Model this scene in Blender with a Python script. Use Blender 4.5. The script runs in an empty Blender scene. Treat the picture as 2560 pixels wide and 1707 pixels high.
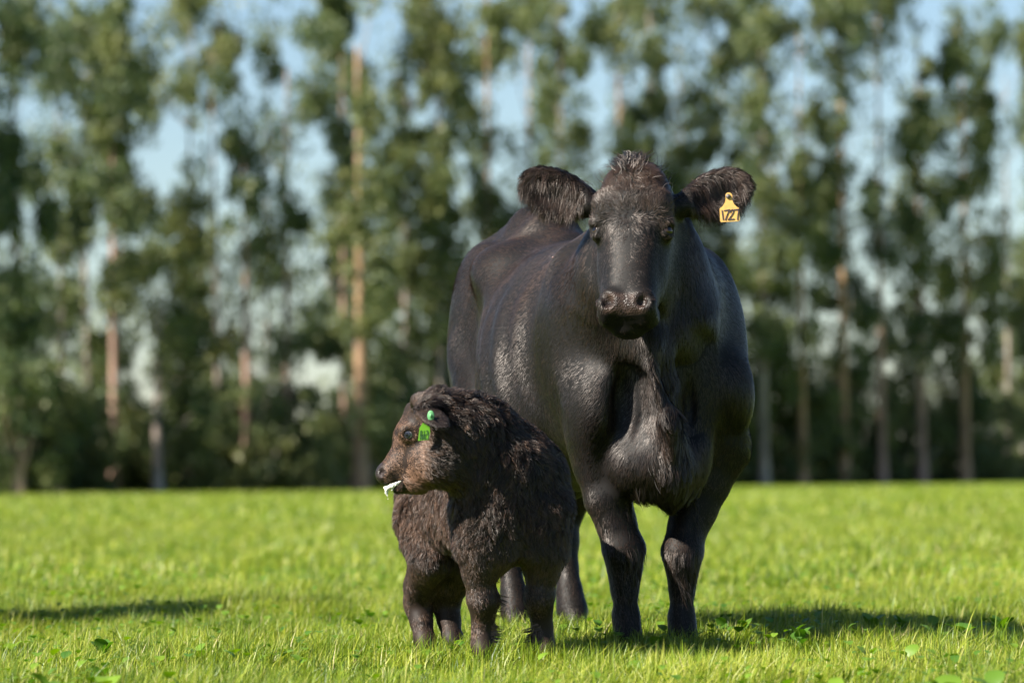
import bpy, math, random
import numpy as np
from mathutils import Matrix, Vector
import openvdb

random.seed(7)
RNG = np.random.default_rng(7)
scene = bpy.context.scene
COL = scene.collection
R = math.radians

# ------------------------------------------------------------------ camera
CAM_H = 0.56
CAM_D = 13.0                       # metres from the lens to the cow's forefeet
cam_data = bpy.data.cameras.new("camera")
cam = bpy.data.objects.new("camera", cam_data)
COL.objects.link(cam)
cam_data.sensor_width = 36.0
cam_data.lens = 36.0 * 820 * 13 / 2560
cam_data.clip_start = 0.1
cam_data.clip_end = 6000
cam.location = (0, -CAM_D, CAM_H)
cam.rotation_euler = (Matrix.Rotation(R(90 + 1.754), 3, 'X') @ Matrix.Rotation(R(-0.5), 3, 'Z')).to_euler()
cam_data.dof.use_dof = True
cam_data.dof.focus_distance = 12.55
cam_data.dof.aperture_fstop = 3.5
cam_data.dof.aperture_blades = 9
scene.camera = cam

# ------------------------------------------------------------------ sky, sun, exposure
SUN_EL, SUN_AZ = R(38), math.atan2(-0.85, -0.527)     # azimuth measured from +Y towards +X
world = bpy.data.worlds.new("World")
scene.world = world
world.use_nodes = True
wn = world.node_tree.nodes
wl = world.node_tree.links
sky = wn.new('ShaderNodeTexSky')
sky.sky_type = 'NISHITA'
sky.sun_disc = False
sky.sun_elevation = SUN_EL
sky.sun_rotation = SUN_AZ
sky.altitude = 300
sky.air_density = 1.0
sky.dust_density = 0.45
sky.ozone_density = 3.2
bg = wn['Background']
bg.inputs['Strength'].default_value = 0.052
wl.new(sky.outputs[0], bg.inputs[0])
sun_data = bpy.data.lights.new("sun", 'SUN')
sun_data.energy = 5.0
sun_data.angle = R(0.53)
sun_data.color = (1.0, 0.93, 0.82)
sun = bpy.data.objects.new("sun", sun_data)
COL.objects.link(sun)
to_sun = Vector((math.sin(SUN_AZ) * math.cos(SUN_EL), math.cos(SUN_AZ) * math.cos(SUN_EL), math.sin(SUN_EL)))
sun.rotation_euler = to_sun.to_track_quat('Z', 'Y').to_euler()
scene.view_settings.view_transform = 'Standard'
scene.view_settings.look = 'None'
scene.view_settings.exposure = 1.4
scene.view_settings.gamma = 1.0
scene.view_settings.use_curve_mapping = False
scene.render.engine = 'CYCLES'
scene.cycles.use_denoising = True
scene.cycles.max_bounces = 8
scene.cycles.transparent_max_bounces = 8
scene.cycles_curves.shape = 'RIBBONS'

# ------------------------------------------------------------------ helpers
_cr = np.array(Matrix(cam.rotation_euler.to_matrix()))
_co = np.array(cam.location)
FPX = 820 * 13.0


def ray(px, py):
    v = _cr @ np.array([(px - 1280) / FPX, -(py - 853.5) / FPX, -1.0])
    return v


def P(px, py, d):
    """World point seen at a place of the photograph (2560 wide), d metres in front of the lens."""
    v = ray(px, py)
    return _co + v * (d / v[1])


def G(px, py, z=0.0):
    v = ray(px, py)
    return _co + v * ((z - _co[2]) / v[2])


def sines(p, scale, seed, n=7):
    """Smooth noise of points (N,3) in about -1..1."""
    r = np.random.default_rng(seed)
    out = np.zeros(len(p))
    for i in range(n):
        k = r.normal(size=3)
        k *= (0.6 + 0.9 * r.random()) / np.linalg.norm(k) / scale * 2 * math.pi
        out += np.sin(p @ k + r.random() * 6.283)
    return out / math.sqrt(n)


def unit(v):
    return v / (np.linalg.norm(v, axis=-1, keepdims=True) + 1e-12)


def link(o, parent=None):
    COL.objects.link(o)
    if parent is not None:
        o.parent = parent
    return o


def empty(name, loc, rz=0.0):
    o = bpy.data.objects.new(name, None)
    o.empty_display_size = 0.2
    o.location = loc
    o.rotation_euler = (0, 0, rz)
    COL.objects.link(o)
    return o


def tag(o, label=None, cat=None, group=None, kind=None):
    if label: o['label'] = label
    if cat: o['category'] = cat
    if group: o['group'] = group
    if kind: o['kind'] = kind
    return o


def mesh_np(name, V, F, mat=None, smooth=True, attrs=None):
    """Mesh from numpy vertices and one or more face arrays (each (n,3) or (n,4))."""
    if not isinstance(F, (list, tuple)): F = [F]
    F = [np.asarray(f, dtype=np.int32) for f in F if len(f)]
    me = bpy.data.meshes.new(name)
    me.vertices.add(len(V))
    me.vertices.foreach_set('co', np.ascontiguousarray(V, dtype=np.float32).ravel())
    tot = np.concatenate([np.full(len(f), f.shape[1], dtype=np.int32) for f in F])
    me.loops.add(int(tot.sum()))
    me.loops.foreach_set('vertex_index', np.concatenate([f.ravel() for f in F]))
    me.polygons.add(len(tot))
    st = np.zeros(len(tot), dtype=np.int32); st[1:] = np.cumsum(tot)[:-1]
    me.polygons.foreach_set('loop_start', st)
    me.polygons.foreach_set('loop_total', tot)
    me.polygons.foreach_set('use_smooth', np.full(len(tot), smooth))
    for k, v in (attrs or {}).items():
        a = me.attributes.new(k, 'FLOAT', 'POINT')
        a.data.foreach_set('value', np.ascontiguousarray(v, dtype=np.float32))
    me.update(calc_edges=True)
    me.validate()
    if mat: me.materials.append(mat)
    return me


def obj_np(name, V, F, mat=None, parent=None, smooth=True, attrs=None):
    return link(bpy.data.objects.new(name, mesh_np(name, V, F, mat, smooth, attrs)), parent)


def tube_np(pts, radii, seg=8, cap=True):
    """Tube along points; returns V, quads, tris."""
    pts = np.asarray(pts, float); n = len(pts)
    V = []; Q = []; T = []
    ref = np.array([0.13, 1.0, 0.31])
    for i in range(n):
        t = pts[min(i + 1, n - 1)] - pts[max(i - 1, 0)]
        t /= np.linalg.norm(t) + 1e-9
        a = np.cross(t, ref); a /= np.linalg.norm(a) + 1e-9
        b = np.cross(t, a)
        for s in range(seg):
            an = 2 * math.pi * s / seg
            V.append(pts[i] + radii[i] * (math.cos(an) * a + math.sin(an) * b))
    for i in range(n - 1):
        for s in range(seg):
            Q.append((i * seg + s, i * seg + (s + 1) % seg, (i + 1) * seg + (s + 1) % seg, (i + 1) * seg + s))
    if cap:
        V.append(pts[-1]); k = len(V) - 1
        for s in range(seg): T.append(((n - 1) * seg + s, (n - 1) * seg + (s + 1) % seg, k))
    return np.array(V), np.array(Q), (np.array(T) if T else np.zeros((0, 3), int))


class Merge:
    """Collects several shapes of ONE part."""
    def __init__(self): self.V = []; self.Q = []; self.T = []; self.n = 0
    def add(self, V, Q, T):
        self.V.append(V)
        if len(Q): self.Q.append(np.asarray(Q) + self.n)
        if len(T): self.T.append(np.asarray(T) + self.n)
        self.n += len(V)
    def build(self, name, mat, parent=None, smooth=True):
        fs = []
        if self.Q: fs.append(np.concatenate(self.Q))
        if self.T: fs.append(np.concatenate(self.T))
        return obj_np(name, np.concatenate(self.V), fs, mat, parent, smooth)


# ------------------------------------------------------------------ materials
def mat_new(name):
    m = bpy.data.materials.new(name)
    m.use_nodes = True
    nt = m.node_tree
    return m, nt, nt.nodes['Principled BSDF']


def nd(nt, t, **kw):
    n = nt.nodes.new(t)
    for k, v in kw.items():
        if k in n.inputs: n.inputs[k].default_value = v
        else: setattr(n, k, v)
    return n


def ramp(nt, fac, stops):
    r = nt.nodes.new('ShaderNodeValToRGB')
    e = r.color_ramp.elements
    while len(e) < len(stops): e.new(0.5)
    for x, (p, c) in zip(e, stops): x.position = p; x.color = (*c, 1)
    nt.links.new(fac, r.inputs[0])
    return r.outputs[0]


def plain(name, col, rough=0.6, spec=0.5, noise=None, bump=0.0, scale=40):
    m, nt, b = mat_new(name)
    b.inputs['Roughness'].default_value = rough
    b.inputs['Specular IOR Level'].default_value = spec
    b.inputs['Base Color'].default_value = (*col, 1)
    if noise or bump:
        tc = nd(nt, 'ShaderNodeTexCoord'); nz = nd(nt, 'ShaderNodeTexNoise', Scale=scale, Detail=5.0)
        nt.links.new(tc.outputs['Object'], nz.inputs['Vector'])
        if noise: nt.links.new(ramp(nt, nz.outputs[0], [(0.3, col), (0.7, noise)]), b.inputs['Base Color'])
        if bump:
            bp = nd(nt, 'ShaderNodeBump', Strength=bump, Distance=0.01)
            nt.links.new(nz.outputs[0], bp.inputs['Height']); nt.links.new(bp.outputs[0], b.inputs['Normal'])
    return m


def leafy(name, stops, trans=0.35, rough=0.5, spec=0.3, attr='tint'):
    """Leaf or blade: reflecting and letting light through; colour by the blade's own tint."""
    m, nt, b = mat_new(name)
    at = nd(nt, 'ShaderNodeAttribute', attribute_name=attr)
    c = ramp(nt, at.outputs['Fac'], stops)
    nt.links.new(c, b.inputs['Base Color'])
    b.inputs['Roughness'].default_value = rough
    b.inputs['Specular IOR Level'].default_value = spec
    tr = nd(nt, 'ShaderNodeBsdfTranslucent')
    hs = nd(nt, 'ShaderNodeHueSaturation', Saturation=1.12, Value=1.05)
    nt.links.new(c, hs.inputs['Color']); nt.links.new(hs.outputs[0], tr.inputs[0])
    mx = nd(nt, 'ShaderNodeMixShader', Fac=trans)
    out = nt.nodes['Material Output']
    nt.links.new(b.outputs[0], mx.inputs[1]); nt.links.new(tr.outputs[0], mx.inputs[2])
    nt.links.new(mx.outputs[0], out.inputs[0])
    return m


def hair_mat(name, dark, light, rough=0.5, spec=0.5, coat=0.0):
    """Short animal hair: each strand carries the lie of the coat ('nrm') and its own tint."""
    m, nt, b = mat_new(name)
    at = nd(nt, 'ShaderNodeAttribute', attribute_name='tint')
    nt.links.new(ramp(nt, at.outputs['Fac'], [(0.0, dark), (1.0, light)]), b.inputs['Base Color'])
    b.inputs['Roughness'].default_value = rough
    b.inputs['Specular IOR Level'].default_value = spec
    b.inputs['Specular Tint'].default_value = (1.0, 0.90, 0.84, 1)
    b.inputs['Coat Weight'].default_value = coat; b.inputs['Coat Roughness'].default_value = 0.42
    nr = nd(nt, 'ShaderNodeAttribute', attribute_name='nrm')
    vt = nd(nt, 'ShaderNodeVectorTransform', vector_type='NORMAL', convert_from='OBJECT', convert_to='WORLD')
    nt.links.new(nr.outputs['Vector'], vt.inputs[0])
    nt.links.new(vt.outputs[0], b.inputs['Normal']); nt.links.new(vt.outputs[0], b.inputs['Coat Normal'])
    return m


M = {}
M['grass'] = leafy('grass_blades', [(0.0, (0.035, 0.09, 0.006)), (0.45, (0.185, 0.265, 0.015)), (0.75, (0.37, 0.40, 0.045)),
                                    (0.9, (0.42, 0.42, 0.12)), (1.0, (0.5, 0.42, 0.22))], 0.32, 0.42, 0.4)
M['leaf'] = leafy('gum_leaves', [(0.0, (0.030, 0.064, 0.040)), (0.5, (0.100, 0.138, 0.050)), (1.0, (0.22, 0.225, 0.075))], 0.32, 0.5, 0.4)
M['weed'] = leafy('broad_leaves', [(0.0, (0.06, 0.16, 0.02)), (1.0, (0.2, 0.33, 0.03))], 0.4, 0.45, 0.4)
# ------------------------------------------------------------------ ground
def ground_mat():
    m, nt, b = mat_new('pasture_soil')
    tc = nd(nt, 'ShaderNodeTexCoord')
    n1 = nd(nt, 'ShaderNodeTexNoise', Scale=0.35, Detail=6.0, Roughness=0.65)
    n2 = nd(nt, 'ShaderNodeTexNoise', Scale=14.0, Detail=8.0, Roughness=0.7)
    for n in (n1, n2): nt.links.new(tc.outputs['Object'], n.inputs[0])
    mx = nd(nt, 'ShaderNodeMix', data_type='FLOAT'); mx.inputs[0].default_value = 0.6
    nt.links.new(n1.outputs[0], mx.inputs[2]); nt.links.new(n2.outputs[0], mx.inputs[3])
    c = ramp(nt, mx.outputs[0], [(0.30, (0.045, 0.075, 0.010)), (0.5, (0.11, 0.18, 0.015)), (0.7, (0.19, 0.25, 0.03))])
    nt.links.new(c, b.inputs['Base Color'])
    b.inputs['Roughness'].default_value = 0.95
    b.inputs['Specular IOR Level'].default_value = 0.1
    bp = nd(nt, 'ShaderNodeBump', Strength=0.8, Distance=0.05)
    nt.links.new(n2.outputs[0], bp.inputs['Height']); nt.links.new(bp.outputs[0], b.inputs['Normal'])
    return m


def gz(x, y):
    """Height of the field: nearly level with slight swells."""
    return 0.012 * np.sin(x * 1.7 + 0.6 * y) + 0.010 * np.sin(0.9 * y - 0.8 * x + 1.0) - 0.012


xs = np.concatenate([-np.geomspace(2500, 14, 26), np.linspace(-12, 12, 61), np.geomspace(14, 2500, 26)])
ys = np.concatenate([np.linspace(-60, -14, 12), np.linspace(-13, 30, 90), np.geomspace(32, 4000, 40)])
gx, gy = np.meshgrid(xs, ys, indexing='ij')
zz = gz(gx, gy) * np.clip(1 - (np.abs(gx) + np.abs(gy)) / 300, 0, 1)
ii = np.arange(len(xs) * len(ys)).reshape(len(xs), len(ys))
GF = np.stack([ii[:-1, :-1], ii[1:, :-1], ii[1:, 1:], ii[:-1, 1:]], -1).reshape(-1, 4)
ground = tag(obj_np('ground', np.stack([gx, gy, zz], -1).reshape(-1, 3), GF, ground_mat()), kind='structure')


# ------------------------------------------------------------------ grass
def blades(x, y, h, w, lean, az, tint, seg=2):
    """Curved tapering blades as one big array."""
    n = len(x)
    z0 = gz(x, y) - 0.004
    face = az + np.pi / 2 + RNG.normal(size=n) * 0.7
    cx, cy = np.cos(face) * w / 2, np.sin(face) * w / 2
    rows = []
    for i in range(seg):
        t = i / seg
        ox = np.cos(az) * lean * h * t ** 1.8; oy = np.sin(az) * lean * h * t ** 1.8
        zt = z0 + h * t * (1 - 0.25 * lean * t)
        k = 1 - 0.55 * t
        rows.append(np.stack([x + ox - cx * k, y + oy - cy * k, zt], 1)); rows.append(np.stack([x + ox + cx * k, y + oy + cy * k, zt], 1))
    rows.append(np.stack([x + np.cos(az) * lean * h, y + np.sin(az) * lean * h, z0 + h * (1 - 0.25 * lean)], 1))
    V = np.stack(rows, 1).reshape(-1, 3); m = 2 * seg + 1; b = np.arange(n)[:, None] * m
    Q = np.concatenate([b + np.array([[2 * i, 2 * i + 1, 2 * i + 3, 2 * i + 2]]) for i in range(seg - 1)]) if seg > 1 else np.zeros((0, 4), int)
    T = b + np.array([[2 * seg - 2, 2 * seg - 1, 2 * seg]])
    return V, Q, T, np.repeat(tint, m)


def patch2(x, y, s, seed): return sines(np.stack([x, y, 0 * x], 1), s, seed)


def scatter(n, d0, d1, margin):
    """Points over the camera's fan of ground, evenly by area, with a margin at the sides."""
    u = RNG.random(n); half0 = 0.125 * d0 + margin; half1 = 0.125 * d1 + margin
    # density over depth proportional to width
    d = d0 + (d1 - d0) * u
    keep = RNG.random(n) < (0.125 * d + margin) / half1
    d = d[keep]; x = (RNG.random(len(d)) * 2 - 1) * (0.125 * d + margin)
    return x, d - CAM_D


def grass_layer(name, n, d0, d1, margin, h, w, seg, label):
    x, y = scatter(n, d0, d1, margin)
    k = len(x)
    tall = 1 + 0.30 * patch2(x, y, 0.9, 101) + 0.18 * patch2(x, y, 0.22, 102)
    hh = h * np.clip(tall, 0.45, 1.8) * (0.45 + 0.75 * RNG.random(k))
    az = 0.5 + 1.1 * patch2(x, y, 1.3, 103) + RNG.normal(size=k) * 1.3
    lean = np.clip(0.6 + 0.42 * RNG.normal(size=k), 0.05, 1.5)
    tint = 0.41 + 0.10 * patch2(x, y, 1.6, 104) + 0.13 * patch2(x, y, 0.30, 105) + 0.08 * patch2(x, y, 0.09, 106) + RNG.normal(size=k) * 0.21
    dry = RNG.random(k) < 0.05
    tint = np.where(dry, 0.86 + 0.14 * RNG.random(k), np.clip(tint, 0.02, 0.82))
    V, Q, T, tt = blades(x, y, hh, w * (0.6 + 0.8 * RNG.random(k)), lean, az, tint, seg)
    o = obj_np(name, V, [Q, T], M['grass'], attrs={'tint': tt})
    return tag(o, label, 'grass', kind='stuff')


grass_layer('grass', 510000, 9.3, 20.0, 1.0, 0.078, 0.0034, 2, 'short bright green pasture grass round the animals\' feet')
grass_layer('grass', 5000, 9.3, 22.0, 0.8, 0.105, 0.0055, 4, 'longer loose grass blades standing out of the short sward')
grass_layer('grass', 300000, 20.0, 48.0, 1.5, 0.085, 0.013, 1, 'sunlit pasture grass behind the animals, slightly out of focus')
grass_layer('grass', 150000, 48.0, 132.0, 4.0, 0.10, 0.035, 1, 'blurred far pasture grass running up to the tree line')

# ------------------------------------------------------------------ broad-leaved plants in the grass
def leaf_shape():
    """Rounded leaf 1 unit long along +X, folded a little along its midrib."""
    prof = [(0.0, 0.03), (0.12, 0.22), (0.32, 0.40), (0.55, 0.44), (0.78, 0.33), (0.93, 0.15)]
    V = []; Q = []; T = []
    for t, w in prof:
        z = 0.10 * math.sin(t * 3.0) - 0.12 * t * t
        V += [(t, -w, z + 0.10 * w), (t, 0, z - 0.015), (t, w, z + 0.12 * w)]
    V.append((1.0, 0, -0.13))
    for i in range(len(prof) - 1):
        a = 3 * i
        Q += [(a, a + 3, a + 4, a + 1), (a + 1, a + 4, a + 5, a + 2)]
    a = 3 * (len(prof) - 1); k = len(V) - 1
    T += [(a, k, a + 1), (a + 1, k, a + 2)]
    return np.array(V, float), np.array(Q), np.array(T)


LV, LQ, LT = leaf_shape()
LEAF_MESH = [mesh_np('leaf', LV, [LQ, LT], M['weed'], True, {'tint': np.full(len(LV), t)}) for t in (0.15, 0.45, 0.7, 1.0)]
sV, sQ, sT = tube_np([(0, 0, -0.05), (0.02, 0, 0.4), (0.05, 0, 0.8), (0.0, 0, 1.0)], [0.035, 0.03, 0.028, 0.022], 5)
STEM_MESH = mesh_np('stalk', sV, [sQ, sT], M['weed'], True, {'tint': np.full(len(sV), 0.5)})

WEEDS = [  # place in the photograph (where the leaves show), leaf length, leaves, tint (shade put into the colour of those in the cow's shadow), what singles it out
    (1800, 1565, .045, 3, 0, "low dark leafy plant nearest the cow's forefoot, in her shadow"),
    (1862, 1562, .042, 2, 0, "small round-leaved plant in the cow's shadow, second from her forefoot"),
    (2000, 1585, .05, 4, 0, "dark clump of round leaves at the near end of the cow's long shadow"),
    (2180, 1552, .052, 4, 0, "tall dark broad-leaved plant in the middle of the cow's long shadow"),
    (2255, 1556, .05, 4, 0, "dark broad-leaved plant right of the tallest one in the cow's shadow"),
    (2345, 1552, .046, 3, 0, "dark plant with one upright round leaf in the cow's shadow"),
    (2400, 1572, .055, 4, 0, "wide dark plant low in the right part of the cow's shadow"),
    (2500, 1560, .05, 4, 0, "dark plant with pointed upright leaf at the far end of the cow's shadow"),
    (2268, 1622, .05, 2, 2, "light green round leaf standing just in front of the cow's shadow"),
    (2175, 1618, .045, 3, 2, "pair of pale round leaves in front of the cow's shadow, left of the big one"),
    (1628, 1600, .05, 2, 1, "flat blue-green leaf lying at the cow's forefoot"),
    (1945, 1688, .06, 4, 1, "broad-leaved plant at the bottom edge, below the cow's forefeet to the right"),
    (2085, 1690, .05, 3, 2, "yellow-green plant at the bottom edge under the cow's shadow"),
    (2350, 1700, .075, 4, 2, "largest pale leafy plant at the bottom edge on the right"),
    (2485, 1690, .06, 3, 1, "rounded leafy plant at the bottom edge nearest the right corner"),
    (1770, 1700, .055, 3, 2, "pale leaf pair at the bottom edge below the cow's left forefoot"),
    (1575, 1650, .045, 3, 1, "small leafy plant in the grass below the cow's right forefoot"),
    (1100, 1690, .055, 4, 2, "bright yellow-green leafy plant at the bottom edge below the calf"),
    (1215, 1690, .05, 3, 1, "upright pale leaf at the bottom edge below the calf's forefoot"),
    (1350, 1698, .05, 3, 1, "low green plant at the bottom edge right of the calf"),
    (375, 1540, .055, 3, 1, "leafy plant with curled leaf just before the shadow on the left"),
    (255, 1604, .05, 4, 0, "dark low leafy plant on the left half way to the bottom edge"),
    (895, 1548, .045, 2, 2, "single yellow-green round leaf left of the calf's hind leg"),
    (708, 1610, .04, 2, 1, "small dark round leaf in the grass left of the calf"),
    (495, 1610, .045, 3, 2, "pale round leaf standing in the grass left of centre"),
    (20, 1612, .05, 3, 2, "pale leaf at the left edge of the picture"),
    (130, 1698, .07, 4, 1, "big rounded leafy plant near the bottom left corner"),
    (262, 1690, .055, 3, 2, "upright rounded leaf at the bottom edge, second plant from the left corner"),
    (455, 1696, .055, 4, 2, "yellow-green leafy plant at the bottom edge left of centre"),
    (250, 1668, .04, 3, 0, "small green plant above the bottom left plants"),
]
for i, (px, py, L, nl, tn, lab) in enumerate(WEEDS):
    h = 0.034 + 0.018 * random.random() + (0.012 if tn == 0 else 0)
    g = G(px, py, h + 0.015)
    w = tag(empty('broadleaf_plant', (g[0], g[1], float(gz(g[0], g[1]))), random.random() * 6.28), lab, 'weed', 'broad-leaved weeds in the grass')
    for j in range(nl):
        a = j * 6.283 / nl + random.uniform(-0.5, 0.5); el = random.uniform(0.3, 1.0) if tn else random.uniform(0.6, 1.25)
        hh = h * random.uniform(0.75, 1.15); rr = 0.012 + 0.012 * random.random()
        st = link(bpy.data.objects.new('stalk', STEM_MESH), w)
        st.scale = (0.05, 0.05, hh); st.location = (rr * 0.3 * math.cos(a), rr * 0.3 * math.sin(a), 0)
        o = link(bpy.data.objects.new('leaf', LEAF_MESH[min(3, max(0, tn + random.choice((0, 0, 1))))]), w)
        o.location = (rr * 0.3 * math.cos(a), rr * 0.3 * math.sin(a), hh)
        o.rotation_euler = (random.uniform(-0.35, 0.35), -el, a)
        s = L * random.uniform(0.8, 1.1); o.scale = (s, s, s)

# clover scattered through the sward, too many to count
nC = 9000
x, y = scatter(nC, 9.6, 24.0, 0.8)
V = []; Q = []; T = []; tt = []
kq = 0
k = patch2(x, y, 1.1, 120) + 0.4 * RNG.normal(size=len(x)) > 0.2
x, y = x[k], y[k]
for i in range(len(x)):
    L = 0.020 + 0.018 * RNG.random(); a = RNG.random() * 6.283; el = 0.1 + 0.6 * RNG.random(); z = gz(x[i], y[i]) + 0.040 + 0.035 * RNG.random()
    ca, sa, ce, se = math.cos(a), math.sin(a), math.cos(el), math.sin(el)
    X = LV * L; xr = X[:, 0] * ce - X[:, 2] * se; zr = X[:, 0] * se + X[:, 2] * ce
    V.append(np.stack([x[i] + xr * ca - X[:, 1] * sa, y[i] + xr * sa + X[:, 1] * ca, z + zr], 1))
    Q.append(LQ + kq); T.append(LT + kq); tt.append(np.full(len(LV), RNG.random())); kq += len(LV)
tag(obj_np('clover', np.concatenate(V), [np.concatenate(Q), np.concatenate(T)], M['weed'], attrs={'tint': np.concatenate(tt)}),
    'small round clover and dock leaves scattered through the grass', 'clover', kind='stuff')

# ------------------------------------------------------------------ the line of gum trees
def bark_mat(name, c1, c2, c3):
    m, nt, b = mat_new(name)
    tc = nd(nt, 'ShaderNodeTexCoord'); mp = nd(nt, 'ShaderNodeMapping'); mp.inputs['Scale'].default_value = (3.0, 3.0, 0.5)
    nz = nd(nt, 'ShaderNodeTexNoise', Scale=1.2, Detail=6.0, Roughness=0.6)
    nt.links.new(tc.outputs['Object'], mp.inputs[0]); nt.links.new(mp.outputs[0], nz.inputs[0])
    nt.links.new(ramp(nt, nz.outputs[0], [(0.32, c1), (0.5, c2), (0.68, c3)]), b.inputs['Base Color'])
    b.inputs['Roughness'].default_value = 0.85
    bp = nd(nt, 'ShaderNodeBump', Strength=0.5, Distance=0.05)
    nt.links.new(nz.outputs[0], bp.inputs['Height']); nt.links.new(bp.outputs[0], b.inputs['Normal'])
    return m


M['bark_tan'] = bark_mat('bark_tan', (0.22, 0.14, 0.09), (0.36, 0.22, 0.13), (0.50, 0.33, 0.20))
M['bark_pink'] = bark_mat('bark_pink', (0.14, 0.09, 0.075), (0.33, 0.21, 0.16), (0.46, 0.31, 0.24))
M['bark_grey'] = bark_mat('bark_grey', (0.10, 0.085, 0.075), (0.25, 0.20, 0.17), (0.42, 0.38, 0.33))

# Elevation of the grove, 64 photo pixels to a cell: . sky, : thin, o leafy, # thick
GROVE = """
o:::o.:o:.:.oo:.o::ooo.:oo:ooo:.ooo:.::.
o:ooo:::o.:.o#..oo:o:o:ooo::ooo:oo::.oo:
o.oo#o.:o.o..o.:ooo::oo.:o::oo::o::.ooo:
:.o:oo:#o...oo:ooo:..o:.:o:o:o:.::.:o:o.
:..o::.:.:::o:o:.:o..o:.oo:o:o::o:.o:oo:
o:ooo:...o::.o:oooo:::o.oo:o:o::o.:oo:o:
o:::o..:.o.:.o:o:o:.:o:.oooooo:oo.:o::o.
oo:oo:.:.o::.oo#ooo::o:oooooooo#o:oooo:.
oooooo:o:::o:o:oooooooooooooo:#oo:ooo::.
::o.::oo::o::oo:oo:oooooooooo:#oo.oo::o:
:::.oooo::o::ooooooooooooooooo#:o::o:#oo
ooo:o::o:::::oooooooooooooooo##ooo.o:o#o
oo:.::oo::::ooooooooooooooooooo::o.ooooo
o::oo.ooo::o#o:oo#oooooooooooooo::oooooo
oo:o:.oo:::###oooooooooooooooooooo:o#ooo
::oo:.oooo:###oooooooooooooooooooo#o#ooo
ooo#o#oo:oo###o#oooooooooooooo#ooo##ooo#
oo######oooo##o#oooooooooooooo##o#o#oooo
o###oo#o#ooooo##ooooooooooooooo#####o#oo
""".strip().split('\n')


def tree_d(px): return 128 + 46 * px / 2560.0


TREES = [  # px of the trunk foot, trunk diameter, depth offset, bark, colour of crown, bend, label
    (48, .34, -2, 'pink', .42, .3, 'gum tree at the left edge with a pinkish trunk forking near the ground', (1100, 'fork')),
    (-95, .36, 3, 'grey', .46, .2, 'gum just outside the left edge of the picture', None),
    (-225, .36, 1, 'pink', .5, .1, 'gum farthest outside the left edge of the picture', None),
    (2650, .40, 0, 'tan', .52, .1, 'gum just outside the right edge of the picture', None),
    (2780, .36, 3, 'grey', .48, .2, 'gum farthest outside the right edge of the picture', None),
    (158, .26, 7, 'grey', .40, -.2, 'thin grey gum tree standing second from the left edge', None),
    (228, .34, 10, 'grey', .5, .3, 'tall gum with a round-topped crown left of the pinkish trunk', None),
    (286, .38, 4, 'pink', .5, .0, 'tall gum with a pinkish bare trunk showing beside a patch of sky', None),
    (396, .40, -3, 'grey', .62, .2, 'short pale gum with a spreading low crown in front of the tree line', None),
    (470, .30, 9, 'grey', .55, -.3, 'gum with an arching open crown and sky under its branches', None),
    (548, .30, 6, 'grey', .60, .2, 'gum with a narrow upright crown left of the slender one', None),
    (616, .42, 0, 'pink', .45, .1, 'gum with a brown trunk rising out of the bushes left of the bright trunk', None),
    (668, .24, 8, 'grey', .5, -.1, 'slender gum with small separate leaf clumps against the sky', None),
    (716, .34, 1, 'pink', .48, .1, 'gum with a dull trunk second to the left of the bright orange one', None),
    (862, .30, 6, 'pink', .42, .0, 'gum with a shaded trunk tucked close behind the bright orange one', None),
    (902, .60, -8, 'tan', .58, -.1, 'tallest gum with a bright orange bare trunk left of the cow', None),
    (1010, .34, 8, 'grey', .5, .2, 'gum with a wide crown right of the bright orange trunk', None),
    (1100, .34, 2, 'grey', .62, .2, 'gum with a pale green crown rising above the calf', None),
    (1226, .40, 6, 'tan', .52, .0, 'gum showing a bit of orange trunk above the cow\'s rump', None),
    (1330, .36, 3, 'tan', .5, .1, 'gum directly behind the cow\'s right ear', None),
    (1398, .30, 9, 'grey', .5, .2, 'gum with a narrow crown between two tall sky gaps left of the cow\'s head', None),
    (1556, .36, 4, 'pink', .5, .0, 'gum standing behind the top of the cow\'s head', None),
    (1632, .36, 8, 'grey', .48, .1, 'gum behind the cow\'s poll, second right of the sky gap', None),
    (1716, .36, 2, 'grey', .5, .2, 'gum with a dense crown between the cow\'s ears and the yellow tag', None),
    (1806, .36, 7, 'grey', .46, .1, 'gum above the cow\'s tagged ear', None),
    (1912, .40, -4, 'grey', .48, -.1, 'gum with a whitish trunk foot just right of the cow', None),
    (2008, .40, -4, 'tan', .58, .0, 'gum with a yellowish trunk, second to the right of the cow', None),
    (2112, .42, -4, 'tan', .5, .0, 'gum with a tan trunk showing high up, third to the right of the cow', None),
    (2206, .42, -4, 'pink', .44, .0, 'gum with a pink and grey trunk, fourth to the right of the cow', None),
    (2306, .46, -4, 'pink', .55, .0, 'gum with a straight pink trunk, fifth to the right of the cow', None),
    (2414, .46, -4, 'tan', .58, .1, 'gum with a bright tan trunk foot near the right edge', None),
    (2524, .34, 4, 'grey', .46, .0, 'thin grey gum at the right edge', None),
]
SHRUBS = [(-20, 3), (110, -1), (215, 2), (310, 6), (470, -1), (540, 3), (665, -1), (775, 0), (850, 8), (975, 0), (1060, -1), (1160, 4), (1270, 6), (1400, 6), (1520, 6), (1640, 6), (1760, 6),
          (1860, 0), (1960, -1), (2062, -1), (2160, -1), (2256, -1), (2360, 0), (2470, -1), (2590, 3)]



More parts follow.
